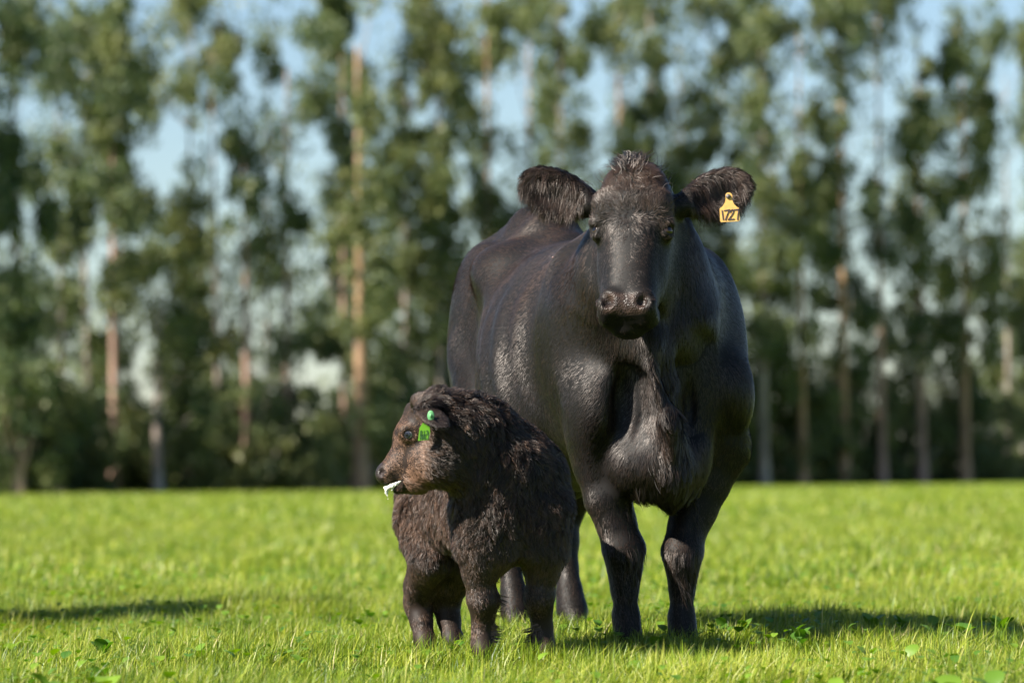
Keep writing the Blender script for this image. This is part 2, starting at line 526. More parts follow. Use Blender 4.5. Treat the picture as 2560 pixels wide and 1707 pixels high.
def leaves(centres, radii, counts, size, tint):
    """Drooping gum leaves, two-sided narrow faces, in clumps."""
    c = np.repeat(centres, counts, axis=0); r = np.repeat(radii, counts, axis=0)
    n = len(c)
    v = RNG.normal(size=(n, 3)); v /= np.linalg.norm(v, axis=1, keepdims=True)
    p = c + v * r * (RNG.random((n, 1)) ** 0.45)
    ax = RNG.normal(size=(n, 3)) * 0.6 + np.array([0, 0, -0.9]); ax = unit(ax)
    sd = unit(np.cross(ax, RNG.normal(size=(n, 3))))
    L = size * (0.6 + 0.8 * RNG.random((n, 1))); W = L * 0.36
    V = np.stack([p - ax * L / 2, p + sd * W / 2, p + ax * L / 2, p - sd * W / 2], 1).reshape(-1, 3)
    Fq = np.arange(n * 4).reshape(n, 4)
    t = np.clip(np.repeat(tint, counts) + RNG.normal(size=n) * 0.14, 0, 1)
    return V, Fq, np.repeat(t, 4)


cells = {i: [] for i in range(len(TREES))}
scells = {i: [] for i in range(len(SHRUBS))}
tx = np.array([t[0] for t in TREES], float)
for r, row in enumerate(GROVE):
    row = row[5:0:-1] + row + row[-2:-7:-1]                         # the grove goes on past both edges of the picture
    for c, ch in enumerate(row):
        dens = {'.': 0, ':': 1, 'o': 2, '#': 3}[ch]
        if not dens: continue
        cx, cy = (c - 5) * 64 + 32, r * 64 + 32
        if r >= 15:
            scells[int(np.argmin([abs(cx - s[0]) for s in SHRUBS]))].append((cx, cy, dens))
        sc = np.abs(tx - cx) + RNG.normal(size=len(tx)) * 26
        if r > 10: sc[8] -= 40
        if r < 10: sc[8] += 400
        if r < 14 or ch != '#': cells[int(np.argmin(sc))].append((cx, cy, dens))
        if r == 0 and dens > 1:                                     # crowns go on above the picture
            for up in range(1, 4):
                if random.random() < 0.8 - 0.2 * up: cells[int(np.argmin(sc))].append((cx, cy - 64 * up, 2))

for i, (px, dia, off, bark, col, bend, lab, special) in enumerate(TREES):
    D = tree_d(px) + off
    foot = G(px, 1200, 0); foot = P(px, 1200, D); foot[2] = 0.0
    pts = [c for c in cells[i]]
    top = min([c[1] for c in pts] or [200]) - 10
    H = P(px, top, D)[2] * (0.93)
    t = tag(empty('gum_tree', foot), lab, 'tree', 'gum trees along the far side of the pasture')
    # trunk
    n = 14; zs = np.linspace(0, H, n)
    ph = random.random() * 6
    tp = np.stack([bend * np.sin(zs / H * 2.2 + ph) * 0.6 - bend * math.sin(ph) * 0.6, 0.3 * bend * np.cos(zs / H * 3 + ph) - 0.3 * bend * math.cos(ph), zs - 0.1], 1)
    tr = dia / 2 * (0.9 - 0.78 * (zs / H) ** 0.85); tr[0] *= 1.35; tr[1] *= 1.05
    mg = Merge(); mg.add(*tube_np(tp, tr, 10))
    if special:
        mg.add(*tube_np([(0, 0, 0.3), (0.2, 0, 1.1), (0.42, 0.1, 2.0), (0.5, 0.2, 3.2)], [dia * .36, dia * .24, dia * .17, dia * .1], 8))
        mg.add(*tube_np([(0, 0, 0.3), (-0.15, 0, 1.2), (-0.35, -0.1, 2.0), (-0.4, -0.2, 3.0)], [dia * .36, dia * .22, dia * .15, dia * .1], 8))
    mg.build('trunk', M['bark_' + bark], t)
    cen = []; rad = []; cnt = []; tin = []
    for cx, cy, dens in pts:
        for _ in range(4):
            q = P(cx + random.uniform(-34, 34), cy + random.uniform(-34, 34), D) - foot
            low = q[2] < 7.5
            q[1] += random.uniform(0.5, 3.0) if q[2] < 4.6 else random.uniform(-0.9, 3.0) if low else random.uniform(-2.2, 2.2)
            if i == 15 and q[2] > 9.6 and random.random() < 0.6: q[1] = -1.2
            if i == 15 and q[2] < 9.6: q[1] = random.uniform(0.4, 3.2) if random.random() > (0.65 if 7.4 < q[2] < 9.6 or 4.2 < q[2] < 5.0 else 0.12) else -1.0
            if i == 0 and q[2] > 2: q[1] = random.uniform(-2.2, 1.0)
            rr = random.uniform(0.28, 0.75)
            cen.append(q); rad.append((rr * random.uniform(0.7, 1.4), rr, rr * random.uniform(0.8, 1.7))); cnt.append(int((0, 26, 150, 185)[dens] * rr / 0.5 * random.uniform(0.65, 1.35)))
            tin.append(col + 0.06 + random.uniform(-0.2, 0.2))
        if random.random() < 0.5 and cen:
            q = cen[-1]; z0 = max(0.4, min(q[2] - random.uniform(0.8, 2.4), H * 0.92)); k = np.array([np.interp(z0, zs, tp[:, 0]), np.interp(z0, zs, tp[:, 1]), z0])
            mid = (k + q) / 2 + np.array([0, 0, -0.15])
            b0 = max(0.025, dia * 0.10)
            br = Merge(); br.add(*tube_np([k, mid, q], [b0, b0 * 0.6, b0 * 0.3], 5)); br.build('branch', M['bark_grey'], t)
    if cen:
        V, Fq, tt = leaves(np.array(cen), np.array(rad), np.array(cnt), 0.27, np.array(tin))
        obj_np('crown', V, Fq, M['leaf'], t, smooth=False, attrs={'tint': tt})

ORD = ['leftmost', 'second', 'third', 'fourth', 'fifth', 'sixth', 'seventh', 'eighth', 'ninth', 'tenth', 'eleventh', 'twelfth', 'thirteenth', 'fourteenth', 'fifteenth', 'sixteenth', 'seventeenth',
       'eighteenth', 'nineteenth', 'twentieth', 'twenty-first', 'twenty-second', 'twenty-third', 'twenty-fourth', 'twenty-fifth']
for i, (px, off) in enumerate(SHRUBS):
    D = tree_d(px) + off
    foot = P(px, 1200, D); foot[2] = 0
    s = tag(empty('bush', foot), ('leftmost dark bush' if i == 0 else ORD[i] + ' dark bush from the left') + ' in the undergrowth below the gum trees', 'bush', 'undergrowth bushes below the gum trees')
    cen = []; rad = []; cnt = []; tin = []
    for cx, cy, dens in scells[i]:
        for _ in range(2):
            q = P(cx + random.uniform(-34, 34), cy + random.uniform(-30, 30), D) - foot
            q[1] += random.uniform(-2.2, 3.0); q[2] = max(q[2], 0.25); rr = random.uniform(0.45, 0.8)
            cen.append(q); rad.append((rr, rr, rr * 0.9)); cnt.append((60, 80, 130, 190)[dens]); tin.append(random.uniform(0.25, 0.85))
    for _ in range(16):                                             # body of the bush behind
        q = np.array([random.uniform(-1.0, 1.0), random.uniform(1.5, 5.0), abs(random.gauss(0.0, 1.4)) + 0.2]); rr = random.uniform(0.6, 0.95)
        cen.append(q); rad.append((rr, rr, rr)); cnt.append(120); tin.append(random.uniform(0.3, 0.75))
    for _ in range(15):                                             # low front skirts, leaf tint lightened to look sunlit
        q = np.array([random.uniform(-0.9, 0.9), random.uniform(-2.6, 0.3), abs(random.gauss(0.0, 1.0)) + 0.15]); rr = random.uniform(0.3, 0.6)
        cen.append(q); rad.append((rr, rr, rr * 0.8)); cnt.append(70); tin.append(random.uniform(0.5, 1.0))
    V, Fq, tt = leaves(np.array(cen), np.array(rad), np.array(cnt), 0.26, np.array(tin))
    obj_np('foliage', V, Fq, M['leaf'], s, smooth=False, attrs={'tint': tt})
    for k in range(4):
        mg = Merge(); e = np.array([random.uniform(-0.8, 0.8), random.uniform(0, 2.5), random.uniform(1.2, 2.6)])
        mg.add(*tube_np([(random.uniform(-.2, .2), 0.4, -0.05), e * 0.5 + np.array([0, 0, 0.2]), e], [0.06, 0.045, 0.02], 5)); mg.build('stem', M['bark_grey'], s)
# ------------------------------------------------------------------ distance-field modelling for the animals
class Field:
    def __init__(self, lo, hi, v):
        self.lo = np.array(lo, float); self.v = v
        self.n = np.ceil((np.array(hi, float) - self.lo) / v).astype(int) + 1
        self.D = np.full(self.n, 0.4, np.float32)
        self.ax = [(self.lo[i] + v * np.arange(self.n[i])).astype(np.float32) for i in range(3)]

    def box(self, lo, hi):
        a = np.clip(np.floor((np.array(lo) - self.lo) / self.v).astype(int), 0, self.n - 1)
        b = np.clip(np.ceil((np.array(hi) - self.lo) / self.v).astype(int) + 1, 1, self.n)
        sl = tuple(slice(a[i], b[i]) for i in range(3))
        x = self.ax[0][sl[0]][:, None, None]; y = self.ax[1][sl[1]][None, :, None]; z = self.ax[2][sl[2]][None, None, :]
        return sl, x, y, z

    def put(self, sl, d, k, op):
        a = self.D[sl]
        if op == 'u':
            if k <= 0: r = np.minimum(a, d)
            else:
                h = np.clip(0.5 + 0.5 * (d - a) / k, 0, 1); r = d * (1 - h) + a * h - k * h * (1 - h)
        else:                                            # carve
            d = -d
            if k <= 0: r = np.maximum(a, d)
            else:
                h = np.clip(0.5 - 0.5 * (d - a) / k, 0, 1); r = d * (1 - h) + a * h + k * h * (1 - h)
        self.D[sl] = r

    def cone(self, a, b, ra, rb, k=0.03, op='u'):
        a = np.array(a, float); b = np.array(b, float); m = k + 0.03
        lo = np.minimum(a - ra, b - rb) - m; hi = np.maximum(a + ra, b + rb) + m
        sl, x, y, z = self.box(lo, hi)
        ba = (b - a).astype(np.float32); px, py, pz = x - np.float32(a[0]), y - np.float32(a[1]), z - np.float32(a[2])
        h = np.clip((px * ba[0] + py * ba[1] + pz * ba[2]) / max(float(ba @ ba), 1e-9), 0, 1)
        d = np.sqrt((px - h * ba[0]) ** 2 + (py - h * ba[1]) ** 2 + (pz - h * ba[2]) ** 2) - (ra + (rb - ra) * h)
        self.put(sl, d.astype(np.float32), k, op)

    def chain(self, pts, k=0.03):
        for (a, ra), (b, rb) in zip(pts[:-1], pts[1:]): self.cone(a, b, ra, rb, k)

    def ell(self, c, r, axes=None, k=0.03, op='u'):
        """Ellipsoid; axes = 3 row vectors."""
        c = np.array(c, float); r = np.array(r, float)
        A = np.eye(3) if axes is None else np.array(axes, float)
        ext = np.sqrt(((A * r[:, None]) ** 2).sum(0)) + k + 0.03
        sl, x, y, z = self.box(c - ext, c + ext)
        px, py, pz = x - np.float32(c[0]), y - np.float32(c[1]), z - np.float32(c[2])
        q = [(px * np.float32(A[i, 0]) + py * np.float32(A[i, 1]) + pz * np.float32(A[i, 2])) / np.float32(r[i]) for i in range(3)]
        k0 = np.sqrt(q[0] ** 2 + q[1] ** 2 + q[2] ** 2)
        k1 = np.sqrt((q[0] / r[0]) ** 2 + (q[1] / r[1]) ** 2 + (q[2] / r[2]) ** 2) + 1e-6
        self.put(sl, (k0 * (k0 - 1) / k1).astype(np.float32), k, op)

    def loft(self, st, O, E, p=2.3, k=0.05):
        """Stations (s, hw, lo, hi[, off]) along axis E[0] from O; width along E[1], height along E[2]."""
        st = np.array([(*t, 0.0) if len(t) == 4 else t for t in st], float); O = np.array(O, float); E = np.array(E, float)
        cs = []
        for s, w, a, b, o in st:
            for u in (-w, w):
                for t in (a, b): cs.append(O + s * E[0] + (u + o) * E[1] + t * E[2])
        cs = np.array(cs)
        sl, x, y, z = self.box(cs.min(0) - 0.08, cs.max(0) + 0.08)
        px, py, pz = x - np.float32(O[0]), y - np.float32(O[1]), z - np.float32(O[2])
        s = px * np.float32(E[0, 0]) + py * np.float32(E[0, 1]) + pz * np.float32(E[0, 2])
        u = px * np.float32(E[1, 0]) + py * np.float32(E[1, 1]) + pz * np.float32(E[1, 2])
        t = px * np.float32(E[2, 0]) + py * np.float32(E[2, 1]) + pz * np.float32(E[2, 2])
        # smooth (cubic) interpolation of the stations
        xs = np.linspace(st[0, 0], st[-1, 0], 200)
        tang = [np.gradient(st[:, i], st[:, 0]) for i in range(1, 5)]
        j = np.clip(np.searchsorted(st[:, 0], xs) - 1, 0, len(st) - 2)
        hh = st[j + 1, 0] - st[j, 0]; tt = (xs - st[j, 0]) / hh
        tab = []
        for i in range(4):
            y0, y1 = st[j, i + 1], st[j + 1, i + 1]; m0, m1 = tang[i][j] * hh, tang[i][j + 1] * hh
            tab.append((2 * tt**3 - 3 * tt**2 + 1) * y0 + (tt**3 - 2 * tt**2 + tt) * m0 + (-2 * tt**3 + 3 * tt**2) * y1 + (tt**3 - tt**2) * m1)
        sc = np.clip(s, st[0, 0], st[-1, 0])
        w = np.interp(sc, xs, tab[0]).astype(np.float32); a = np.interp(sc, xs, tab[1]).astype(np.float32)
        b = np.interp(sc, xs, tab[2]).astype(np.float32); o = np.interp(sc, xs, tab[3]).astype(np.float32)
        c = (a + b) / 2; hgt = (b - a) / 2
        g = (np.abs((u - o) / w) ** p + np.abs((t - c) / hgt) ** p) ** (1 / p)
        d = (g - 1) * np.minimum(w, hgt) * 0.9
        e = np.abs(s - sc)
        d = np.where(e > 0, np.sqrt(np.maximum(d, 0) ** 2 + e ** 2) + np.minimum(d, 0) * 0, d)
        self.put(sl, d.astype(np.float32), k, 'u')

    def warp(self, fn):
        """Add a displacement fn(x, y, z) everywhere."""
        sl, x, y, z = self.box(self.lo, self.lo + self.n * self.v)
        self.D[sl] += fn(x, y, z).astype(np.float32)

    def mesh(self):
        g = openvdb.FloatGrid(0.4)
        band = 3 * self.v
        g.copyFromArray(np.clip(self.D, -band, band), tolerance=0.0)
        pts, quads = g.convertToQuads(0.0)
        V = np.asarray(pts, float) * self.v + self.lo
        F = np.asarray(quads, np.int32)
        a, b, c = V[F[:, 0]], V[F[:, 1]], V[F[:, 2]]
        n = np.cross(b - a, c - a)
        vol = (n * (a + b + c)).sum()
        if vol < 0: F = F[:, ::-1]
        return V, F


def face_normals_to_verts(V, F):
    a, b, c, d = (V[F[:, i]] for i in range(4))
    fn = np.cross(c - a, d - b)
    N = np.zeros_like(V)
    for i in range(4): np.add.at(N, F[:, i], fn)
    return N / (np.linalg.norm(N, axis=1, keepdims=True) + 1e-12), np.linalg.norm(fn, axis=1) / 2


def fur(name, parent, V, F, count, style, mat, seed, npts=5, clump=None):
    """Strands rooted on a body. style(p, n) -> dict(weight, length, dir, lift, curl, radius, tint)."""
    r = np.random.default_rng(seed)
    N, area = face_normals_to_verts(V, F)
    cen = V[F].mean(1); fnn = unit(N[F].mean(1))
    w = area * np.maximum(style(cen, fnn)['weight'], 0)
    pick = r.choice(len(F), size=count, p=w / w.sum())
    a = r.random((count, 1)); b = r.random((count, 1))
    q = V[F[pick]]; m = N[F[pick]]
    p = (q[:, 0] * (1 - a) + q[:, 1] * a) * (1 - b) + (q[:, 3] * (1 - a) + q[:, 2] * a) * b
    n = unit((m[:, 0] * (1 - a) + m[:, 1] * a) * (1 - b) + (m[:, 3] * (1 - a) + m[:, 2] * a) * b)
    s = style(p, n)
    s.setdefault('fuzz', np.full(count, 0.22)); s.setdefault('sway', np.zeros(count))
    d = s['dir']; d = unit(d - (d * n).sum(1, keepdims=True) * n)
    side = np.cross(n, d)
    jit = r.normal(size=(count, 1)) * s['jitter'][:, None]
    d = unit(d + side * jit); side = np.cross(n, d)
    L = s['length'] * (0.7 + 0.6 * r.random(count))
    lift = s['lift'] * (0.7 + 0.6 * r.random(count))
    ph = r.random(count) * 6.283; cur = s['curl']
    out = np.zeros((count, npts, 3), np.float32)
    for i in range(npts):
        t = i / (npts - 1)
        along = t; up = lift * (t - 0.45 * t * t * (1 - s['stiff']))
        sw = cur * np.sin(ph + t * s['wave']) * t
        off = d * (along * np.sqrt(np.maximum(1 - lift ** 2 * 0.8, 0.05)))[:, None] + n * up[:, None] + side * sw[:, None]
        off[:, 2] -= s['sag'] * t * t
        out[:, i] = p + off * L[:, None] - n * 0.001
    if clump:                                            # tips drawn together into tufts
        size, k = clump
        wp = p + np.stack([sines(p, size * 5, 201), sines(p, size * 5, 202), sines(p, size * 5, 203)], 1) * size * 0.7
        key = np.floor(wp / size).astype(np.int64); key = key[:, 0] * 73856093 ^ key[:, 1] * 19349663 ^ key[:, 2] * 83492791
        _, inv = np.unique(key, return_inverse=True)
        cnt = np.bincount(inv)
        kk = s['clump'] * k
        for i in range(1, npts):
            t = (i / (npts - 1)) ** 1.3
            mean = np.stack([np.bincount(inv, out[:, i, a]) / cnt for a in range(3)], 1)[inv]
            out[:, i] += (mean - out[:, i]) * (kk * t)[:, None]
        s['tint'] = s['tint'] + r.normal(size=len(cnt))[inv] * 0.10 * s['clump']
    cv = bpy.data.hair_curves.new(name)
    cv.add_curves([npts] * count)
    cv.attributes['position'].data.foreach_set('vector', out.ravel())
    ra = cv.attributes.new('radius', 'FLOAT', 'POINT')
    tt = np.linspace(0, 1, npts)
    prof = 1.0 - 0.85 * tt ** 1.6
    ra.data.foreach_set('value', (s['radius'][:, None] * prof[None, :]).astype(np.float32).ravel())
    ti = cv.attributes.new('tint', 'FLOAT', 'CURVE')
    ti.data.foreach_set('value', np.clip(s['tint'] + r.normal(size=count) * 0.18, 0, 1).astype(np.float32))
    nv = cv.attributes.new('nrm', 'FLOAT_VECTOR', 'CURVE')
    th = lift * 0.75
    sway = np.stack([sines(p, 0.42, 301), sines(p, 0.42, 302), sines(p, 0.42, 303)], 1) * s['sway'][:, None]
    nn = unit(sway + n * np.cos(th)[:, None] - d * np.sin(th)[:, None] + side * (r.normal(size=(count, 1)) * s['fuzz'][:, None]) + d * (r.normal(size=(count, 1)) * s['fuzz'][:, None]))
    nv.data.foreach_set('vector', nn.astype(np.float32).ravel())
    cv.materials.append(mat)
    o = bpy.data.objects.new(name, cv)
    return link(o, parent)


def frame(origin, yaw):
    """Body frame: +X forward, +Y the animal's left, +Z up; yaw turns the forward axis from -Y towards +X."""
    f = np.array([math.sin(yaw), -math.cos(yaw), 0.0]); l = np.array([math.cos(yaw), math.sin(yaw), 0.0])
    return np.array(origin, float), np.array([f, l, [0, 0, 1.0]])
# ------------------------------------------------------------------ the cow
COW_O = P(1636, 1180, 13.05); COW_O[2] = 0.0
COW_YAW = R(17)
_, CB = frame(COW_O, COW_YAW)


def c_loc(w):                       # world -> cow frame
    return CB @ (np.asarray(w, float) - COW_O)


def cpx(px, py, f):                 # point of the photograph on the cow's plane at f metres forward
    o = c_loc(_co); v = CB @ ray(px, py)
    return o + v * ((f - o[0]) / v[0])


HEAD_W = P(1590, 432, 12.74)
HEAD_O = c_loc(HEAD_W)
_hy = R(-9)                                                 # the face turned a little to the left of the picture
_nh = np.array([math.sin(_hy), -math.cos(_hy), 0.0]); _up = np.array([0, 0, 1.0])
_lat = np.array([math.cos(_hy), math.sin(_hy), 0.0])        # towards the picture's right = the cow's left
_tl = R(22)
_s = -math.cos(_tl) * _up + math.sin(_tl) * _nh
_n = math.cos(_tl) * _nh + math.sin(_tl) * _up
_ro = R(1.2)                                               # head tipped a little
_lat, _s = _lat * math.cos(_ro) + _s * math.sin(_ro), _s * math.cos(_ro) - _lat * math.sin(_ro)
HE = np.array([CB @ _s, CB @ _lat, CB @ _n])                # rows: along the face, lateral, outward


def hp(u, s, n):                    # head coordinates -> cow frame
    return HEAD_O + s * HE[0] + u * HE[1] + n * HE[2]


def hloc(p):
    q = (p - HEAD_O) @ HE.T
    return q[:, 1], q[:, 0], q[:, 2]            # u, s, n


def build_cow_field():
    F = Field((-1.72, -0.62, -0.01), (0.66, 0.62, 1.62), 0.0092)
    # trunk: forward axis, half width, bottom, top
    F.loft([(-1.56, 0.09, 0.98, 1.24), (-1.46, 0.16, 0.84, 1.34), (-1.30, 0.205, 0.72, 1.375), (-1.12, 0.235, 0.64, 1.375), (-0.95, 0.275, 0.56, 1.335),
            (-0.72, 0.335, 0.50, 1.305), (-0.48, 0.335, 0.51, 1.30), (-0.28, 0.305, 0.54, 1.33), (-0.10, 0.295, 0.54, 1.33),
            (0.04, 0.25, 0.53, 1.24), (0.14, 0.17, 0.56, 1.08)], (0, 0, 0), np.eye(3), 2.12, 0.04)
    F.chain([((-0.80, 0, 1.265), 0.06), ((-1.02, 0, 1.325), 0.07), ((-1.18, 0, 1.355), 0.075), ((-1.34, 0, 1.325), 0.07)], 0.06)      # sacrum
    for sg in (-1, 1):
        tk = 0.03 if sg < 0 else 0.0                                                  # weight shifted: the near shoulder lies closer
        F.ell((-0.98, sg * 0.205, 1.215), (0.11, 0.065, 0.06), k=0.13)                 # hip bones
        F.ell((-1.44, sg * 0.10, 1.25), (0.09, 0.055, 0.07), k=0.08)                   # pin bones
        F.ell((-1.24, sg * 0.172, 0.98), (0.22, 0.105, 0.34), k=0.05)                 # thighs
        F.ell((-0.56, sg * 0.25, 0.84), (0.27, 0.105, 0.26), k=0.06)                  # ribs
        F.ell((-0.10, sg * (0.225 - tk * 0.7), 0.98), (0.14, 0.095, 0.28), [(0.94, 0, 0.34), (0, 1, 0), (-0.34, 0, 0.94)], k=0.05)   # shoulder blades
        F.ell((0.045, sg * (0.205 - tk * 0.8), 0.80), (0.11, 0.10, 0.14), k=0.045)                   # points of the shoulder
        F.ell((-0.03, sg * (0.215 - tk), 0.70), (0.12, 0.08, 0.17), k=0.045)                  # upper arms
        F.ell((0.085, sg * 0.07, 0.60), (0.09, 0.075, 0.12), k=0.045)                   # breast
    # forelegs, from places in the photograph
    F.chain([(cpx(1490, 1085, -0.03), 0.090), (cpx(1507, 1165, -0.03), 0.078), (cpx(1520, 1245, -0.01), 0.066), (cpx(1540, 1305, 0.0), 0.056), (cpx(1560, 1372, 0.015), 0.0595),
             (cpx(1563, 1425, 0.005), 0.044), (cpx(1563, 1470, 0.0), 0.0355), (cpx(1566, 1540, 0.0), 0.0375), (cpx(1570, 1580, 0.01), 0.046)], 0.03)
    F.chain([(cpx(1787, 1120, -0.03), 0.115), (cpx(1757, 1205, -0.02), 0.082), (cpx(1737, 1270, -0.01), 0.066), (cpx(1720, 1315, 0.0), 0.0555), (cpx(1706, 1380, 0.015), 0.0585),
             (cpx(1706, 1432, 0.005), 0.043), (cpx(1705, 1475, 0.0), 0.0365), (cpx(1704, 1540, 0.0), 0.037), (cpx(1706, 1580, 0.01), 0.046)], 0.03)
    # hind legs
    for sg, px in ((-1, 1300), (1, 1440)):
        l0 = cpx(px, 1500, -1.12)[1]
        F.chain([((-1.22, sg * 0.16, 0.95), 0.13), ((-1.05, sg * 0.18, 0.73), 0.105), ((-1.20, l0 + sg * 0.045, 0.52), 0.068), ((-1.285, l0 + sg * 0.02, 0.43), 0.053),
                 ((-1.25, l0 + sg * 0.005, 0.33), 0.041), ((-1.19, l0, 0.16), 0.0375), ((-1.165, l0, 0.105), 0.044), ((-1.14, l0, 0.07), 0.041)], 0.03)
        F.ell((-1.315, l0 + sg * 0.02, 0.47), (0.035, 0.03, 0.05), k=0.03)
    F.ell((-0.98, 0, 0.56), (0.14, 0.13, 0.10), k=0.05)                               # udder
    # neck, dewlap and brisket
    nb = hp(0.0, 0.10, -0.20)
    F.chain([((-0.12, 0.0, 1.02), 0.27), ((0.05, -0.055, 1.10), 0.215), (nb * 0.55 + np.array([0.05, -0.055, 1.10]) * 0.45, 0.165), (nb, 0.125)], 0.08)
    F.chain([((-0.22, 0, 1.26), 0.10), ((0.0, -0.045, 1.30), 0.09), (hp(0, 0.0, -0.13), 0.085)], 0.06)     # crest
    th = hp(0.0, 0.33, -0.19)
    F.chain([(hp(0, 0.2, -0.2), 0.085), (th, 0.06), (th * 0.5 + cpx(1645, 950, 0.2) * 0.5, 0.052), (cpx(1654, 960, 0.17), 0.046), (cpx(1672, 1080, 0.175), 0.042),
             (cpx(1668, 1170, 0.145), 0.070), (cpx(1673, 1232, 0.10), 0.045)], 0.05)
    F.cone(cpx(1628, 905, 0.25), cpx(1668, 1040, 0.255), 0.016, 0.026, 0.03)         # hanging fold
    F.cone(cpx(1668, 1040, 0.255), cpx(1680, 1120, 0.22), 0.026, 0.014, 0.03)
    F.ell(cpx(1600, 1165, 0.10), (0.08, 0.085, 0.08), k=0.05)
    F.ell(cpx(1574, 1010, 0.20), (0.10, 0.055, 0.13), k=0.035, op='c')                # hollow between shoulder and dewlap
    F.ell(cpx(1748, 1000, 0.21), (0.09, 0.045, 0.13), k=0.04, op='c')
    # tail
    F.chain([((-1.50, 0, 1.30), 0.045), ((-1.585, 0, 1.22), 0.036), ((-1.60, 0, 1.0), 0.026), ((-1.59, 0, 0.75), 0.020), ((-1.585, 0, 0.5), 0.03), ((-1.585, 0, 0.36), 0.012)], 0.03)
    # head: s along the face, then half width, back, front
    F.loft([(-0.028, 0.045, -0.13, -0.01), (0.005, 0.082, -0.17, 0.035), (0.055, 0.107, -0.20, 0.055), (0.11, 0.118, -0.215, 0.058), (0.18, 0.113, -0.22, 0.050),
            (0.25, 0.099, -0.215, 0.046), (0.32, 0.090, -0.175, 0.047), (0.38, 0.085, -0.135, 0.046), (0.42, 0.082, -0.115, 0.046), (0.45, 0.084, -0.10, 0.044),
            (0.475, 0.078, -0.085, 0.028), (0.492, 0.05, -0.07, 0.0)], HEAD_O, [HE[0], HE[1], HE[2]], 2.5, 0.03)
    F.ell(hp(0, 0.012, -0.045), (0.05, 0.07, 0.07), HE, k=0.05)                    # poll
    F.ell(hp(0, 0.490, -0.055), (0.028, 0.052, 0.045), HE, k=0.010)                   # chin
    F.cone(hp(-0.075, 0.478, -0.02), hp(0.075, 0.478, -0.02), 0.005, 0.005, 0.012, 'c')   # mouth line
    F.cone(hp(-0.05, 0.491, 0.012), hp(0.05, 0.490, 0.012), 0.004, 0.004, 0.012, 'c')
    for sg in (-1, 1):
        F.ell(hp(sg * 0.082, 0.125, 0.012), (0.05, 0.036, 0.03), HE, k=0.03)          # brows
        F.ell(hp(sg * 0.107, 0.187, -0.010), (0.032, 0.021, 0.034), HE, k=0.02)       # lids
        F.ell(hp(sg * 0.104, 0.168, 0.006), (0.014, 0.022, 0.020), HE, k=0.015)       # upper lid and brow
        F.ell(hp(sg * 0.073, 0.25, -0.13), (0.12, 0.03, 0.09), HE, k=0.04)            # cheeks
        F.ell(hp(sg * 0.114, 0.335, 0.035), (0.065, 0.028, 0.04), HE, k=0.03, op='c')  # planes beside the bridge of the nose
        F.ell(hp(sg * 0.052, 0.435, 0.032), (0.036, 0.036, 0.026), HE, k=0.025)       # nostril wings
        F.ell(hp(sg * 0.060, 0.462, -0.02), (0.034, 0.028, 0.048), HE, k=0.02)          # lips
        F.ell(hp(sg * 0.051, 0.446, 0.064), (0.022, 0.0185, 0.034), HE, k=0.007, op='c')       # nostrils
        F.cone(hp(sg * 0.056, 0.432, 0.062), hp(sg * 0.080, 0.418, 0.038), 0.012, 0.007, 0.008, 'c')
        F.ell(hp(sg * 0.116, 0.19, 0.015), (0.0110, 0.016, 0.0175), HE, k=0.006, op='c')       # eye opening
    F.cone(hp(0, 0.44, 0.066), hp(0, 0.49, 0.05), 0.004, 0.004, 0.02, 'c')            # groove under the nose
    # ears: axis, width, thickness
    for sg, tip in ((-1, P(1316, 452, 12.86)), (1, P(1866, 452, 12.86))):
        base = hp(sg * 0.115, 0.072, -0.095); tp = c_loc(tip)
        ax = unit(tp - base); L = np.linalg.norm(tp - base)
        out = HE[2] * 0.9 + HE[0] * 0.45; out = unit(out - ax * (out @ ax)); wd = np.cross(out, ax)
        c = base + ax * L * 0.56
        F.ell(c, (L * 0.47, 0.064, 0.028), [ax, wd, out], k=0.02)
        F.ell(base + ax * L * 0.22, (0.07, 0.042, 0.038), [ax, wd, out], k=0.03)
        F.ell(c + out * 0.030 + ax * 0.005, (L * 0.38, 0.045, 0.026), [ax, wd, out], k=0.015, op='c')
        EARS.append((base, ax, L, wd, out))
    # slack skin: folds running down the neck, muscle and rib relief
    def folds(x, y, z):
        nk = np.clip((x + 0.25) / 0.25, 0, 1) * np.clip((0.42 - x) / 0.15, 0, 1) * np.clip((z - 0.55) / 0.2, 0, 1) * np.clip((1.25 - z) / 0.15, 0, 1)
        rb = np.clip((-0.25 - x) / 0.15, 0, 1) * np.clip((x + 1.0) / 0.2, 0, 1) * np.clip((z - 0.6) / 0.15, 0, 1) * np.clip((1.2 - z) / 0.15, 0, 1)
        return 0.0052 * nk * np.sin(46 * (x * 0.8 + y * 1.1 * np.sign(y) + 0.25 * z) + 2.0 * np.sin(5 * z + 3 * y)) + 0.0045 * rb * np.sin(42 * (x + 0.32 * z)) + 0.003 * np.sin(17 * x + 9 * z) * np.sin(13 * z - 8 * y)
    F.warp(folds)
    return F


EARS = []
cow_field = build_cow_field()
cow_V, cow_F = cow_field.mesh()
# ------------------------------------------------------------------ the calf
CALF_O = P(1276, 1180, 12.3); CALF_O[2] = 0.0
CALF_YAW = R(20)
_, KB = frame(CALF_O, CALF_YAW)


def k_loc(w): return KB @ (np.asarray(w, float) - CALF_O)
def kpx(px, py, f):
    o = k_loc(_co); v = KB @ ray(px, py)
    return o + v * ((f - o[0]) / v[0])


KH_D = 12.12                         # the plane of the turned head
def kh(px, py, w=0.0): return k_loc(P(px, py, KH_D + w))


KPX = KH_D / FPX                     # metres per photo pixel at the head
_a = KB @ np.array([-1.0, 0.0, 0.0]); _b = KB @ np.array([0, 1.0, 0.0]); _c = np.array([0, 0, 1.0])
KE = np.array([_a, _b, _c])          # towards the nose, away from the lens, up


